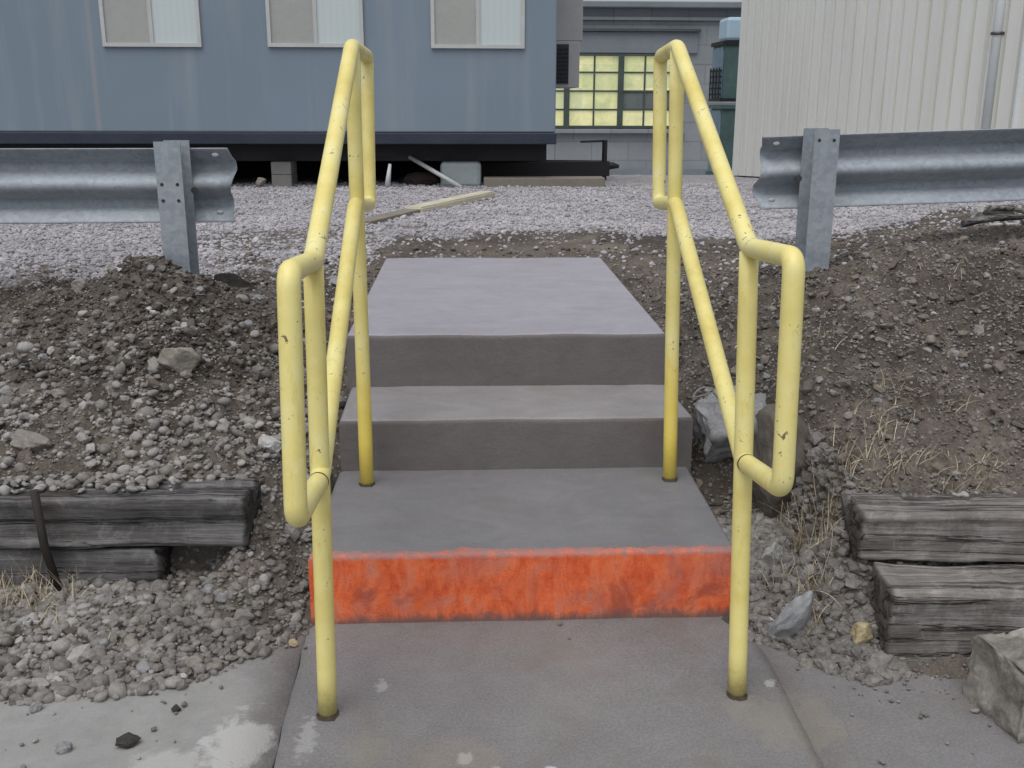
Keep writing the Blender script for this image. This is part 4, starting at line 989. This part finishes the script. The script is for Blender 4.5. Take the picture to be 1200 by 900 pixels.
# ------------------------------------------------------------------ corrugated shed
a_ = ony(862, 208, 11.0); th = R(-10.2); dirv = Vector((-math.sin(th)*1.0, -math.cos(th), 0))   # towards the camera
dirv = Vector((math.sin(R(10.2)), -math.cos(R(10.2)), 0)); nrm = Vector((-dirv.y, dirv.x, 0))*-1
if nrm.x > 0: nrm = -nrm      # face outwards, to the left
sh = thing('corrugated_shed', 'cream corrugated metal shed on the right behind the guardrail', 'shed', (a_.x, a_.y, a_.z))
L = 9.0; pitch = .213; prof = [(0, .055), (.150, .055), (.156, 0), (.207, 0)]
pl = []
k = 0
while k*pitch < L:
    pl += [(k*pitch+s_, o_) for s_, o_ in prof]; k += 1
def shed_z(t_): return a_.z + .075*min(t_, 6.5)*1.0*.62
bm = bmesh.new(); lo = []; hi2 = []
for s_, o_ in pl:
    p = Vector((a_.x, a_.y, 0))+dirv*s_+nrm*o_
    lo.append(bm.verts.new((p.x, p.y, shed_z(s_)+.03))); hi2.append(bm.verts.new((p.x, p.y, 4.2)))
for i in range(len(lo)-1): bm.faces.new((lo[i], lo[i+1], hi2[i+1], hi2[i]))
bmesh.ops.recalc_face_normals(bm, faces=bm.faces)
o = from_bm('side_wall', bm, MAT_SHED, sh); rel(o, sh); md = o.modifiers.new('thickness', 'SOLIDIFY'); md.thickness = .003
inn = -nrm
bm = bmesh.new(); p0 = Vector((a_.x, a_.y, 0))+inn*.03; p1 = p0+dirv*L; q0 = p0+inn*6; q1 = p1+inn*6
def prism(bm, quad, z0, z1):
    lo = [bm.verts.new((p.x, p.y, z0)) for p in quad]; hi_ = [bm.verts.new((p.x, p.y, z1)) for p in quad]
    bm.faces.new(hi_); bm.faces.new(lo[::-1])
    for i in range(4): bm.faces.new((lo[i], lo[(i+1) % 4], hi_[(i+1) % 4], hi_[i]))
    bmesh.ops.recalc_face_normals(bm, faces=bm.faces)
prism(bm, (p0, p1, q1, q0), .2, 4.15); rel(from_bm('frame', bm, MAT_CHASSIS, sh), sh)
bm = bmesh.new(); e0 = p0-inn*.12-dirv*.1; e1 = p1-inn*.12+dirv*.1; prism(bm, (e0, e1, e1+inn*6.3, e0+inn*6.3), 4.21, 4.30); rel(from_bm('roof', bm, MAT_SHED, sh), sh)
# back end wall
bm = bmesh.new(); prism(bm, (p0-dirv*.01, p0-dirv*.04, q0-dirv*.04, q0-dirv*.01), .3, 4.18); rel(from_bm('end_wall', bm, MAT_SHED, sh), sh)
# downpipe at the right
def on_wall(u, off):   # distance along the wall seen at picture column u
    d = ray(u, 100); o2 = Vector((EYE.x, EYE.y)); w0 = Vector((a_.x+nrm.x*off, a_.y+nrm.y*off))
    det = d.x*(-dirv.y)-d.y*(-dirv.x); t_ = ((w0.x-o2.x)*(-dirv.y)-(w0.y-o2.y)*(-dirv.x))/det
    p = o2+Vector((d.x, d.y))*t_; return (p-w0).dot(Vector((dirv.x, dirv.y)))
s_ = on_wall(1163, .06); p = Vector((a_.x, a_.y, 0))+dirv*s_+nrm*.07
dp = tubeo('downpipe', [(p.x, p.y, .8), (p.x, p.y, 4.15)], .042, MAT_WHITE, sh, 14)
zc_ = EYE.z+.0; d = ray(1163, 40); tt = (p.x-EYE.x)/d.x; zc_ = EYE.z+d.z*tt
bk = tubeo('bracket', [(p.x, p.y, zc_-.012), (p.x, p.y, zc_+.012)], .055, MAT_BOLT, sh, 14); bk.parent = dp
s_ = on_wall(1199, .03); p = Vector((a_.x, a_.y, 0))+dirv*s_+nrm*.034
bm = bmesh.new(); obox(bm, (p.x, p.y, .8), (p.x, p.y, 4.15), .10, .02, Vector((dirv.x, dirv.y, 0))); bmesh.ops.recalc_face_normals(bm, faces=bm.faces); rel(from_bm('trim_strip', bm, MAT_WHITE, sh), sh)

# ------------------------------------------------------------------ stacked bins between the building and the shed
SY = 14.0
def SX(u): return ony(u, 100, SY).x
def SZ(v): return ony(845, v, SY).z
def bin_(u, v0, v1, label, mat, grid, ydep=1.6):
    z0, z1 = SZ(v0), SZ(v1); x0 = SX(u+13); x2 = x0+1.5; ydep = .75
    r_ = thing('metal_bin', label, 'bin', (x0, SY, z0))
    boxo('body', (x0, x2, SY, SY+ydep, z0+.03, z1-.04), MAT_TEAL, r_, .01)
    boxo('end_panel', (x0-.02, x0-.003, SY+.03, SY+ydep-.03, z0+.06, z1-.10), MAT_BLUE, r_)
    bm = bmesh.new(); box(bm, x0-.04, x2+.02, SY-.03, SY+ydep+.02, z1-.07, z1-.01); box(bm, x0-.04, x2+.02, SY-.03, SY+ydep+.02, z0+.0, z0+.05)
    if grid:
        for k in range(5): z = z0+.10+k*.09; box(bm, x0-.045, x0-.022, SY, SY+ydep, z, z+.025)
        for k in range(4): y = SY+.03+k*.2; box(bm, x0-.06, x0-.0455, y, y+.04, z0+.051, z0+.52)
    rel(from_bm('rim', bm, MAT_CHASSIS if grid else MAT_TEAL, r_), r_)
    return r_
bin_(835, 208, 122, 'teal and pale blue metal bin standing on the ground, lower of the stack', MAT_TEAL, False)
bin_(834, 119, 47, 'teal and pale blue metal bin with dark side grid, upper of the stack', MAT_TEAL, True)
bm = bmesh.new(); box(bm, SX(850), SX(850)+1.3, SY+.1, SY+.65, SZ(45)-.03, SZ(19), .05)
o = from_bm('plastic_tank', bm, MAT_TANK); tag(o, 'pale blue white tank on top of the stacked teal bins', 'tank')

# ------------------------------------------------------------------ light
w = bpy.data.worlds.new('World'); sc.world = w; w.use_nodes = True; nt = w.node_tree; bg = nt.nodes['Background']
sky = nt.nodes.new('ShaderNodeTexSky'); sky.sky_type = 'NISHITA'; sky.sun_disc = False
SUN_EL, SUN_AZ = R(66), R(205)      # azimuth: direction the light comes from, clockwise from +Y
sky.sun_elevation = SUN_EL; sky.sun_rotation = SUN_AZ; sky.air_density = 1.0; sky.dust_density = 3.0; sky.ozone_density = 1.0
hs = nt.nodes.new('ShaderNodeHueSaturation'); hs.inputs['Saturation'].default_value = .38
nt.links.new(sky.outputs[0], hs.inputs['Color']); nt.links.new(hs.outputs[0], bg.inputs[0]); bg.inputs[1].default_value = .115
sl = bpy.data.lights.new('sun', 'SUN'); sl.energy = 1.2; sl.angle = R(60); sl.color = (1, .98, .95)
so = bpy.data.objects.new('sun', sl); COL.objects.link(so)
dv = Vector((math.sin(SUN_AZ)*math.cos(SUN_EL), math.cos(SUN_AZ)*math.cos(SUN_EL), math.sin(SUN_EL)))
so.rotation_euler = dv.to_track_quat('Z', 'Y').to_euler()
sc.view_settings.view_transform = 'Standard'; sc.view_settings.look = 'None'; sc.view_settings.gamma = 1; sc.view_settings.exposure = 0.2
sc.render.filter_size = 2.0
bpy.context.view_layer.update()
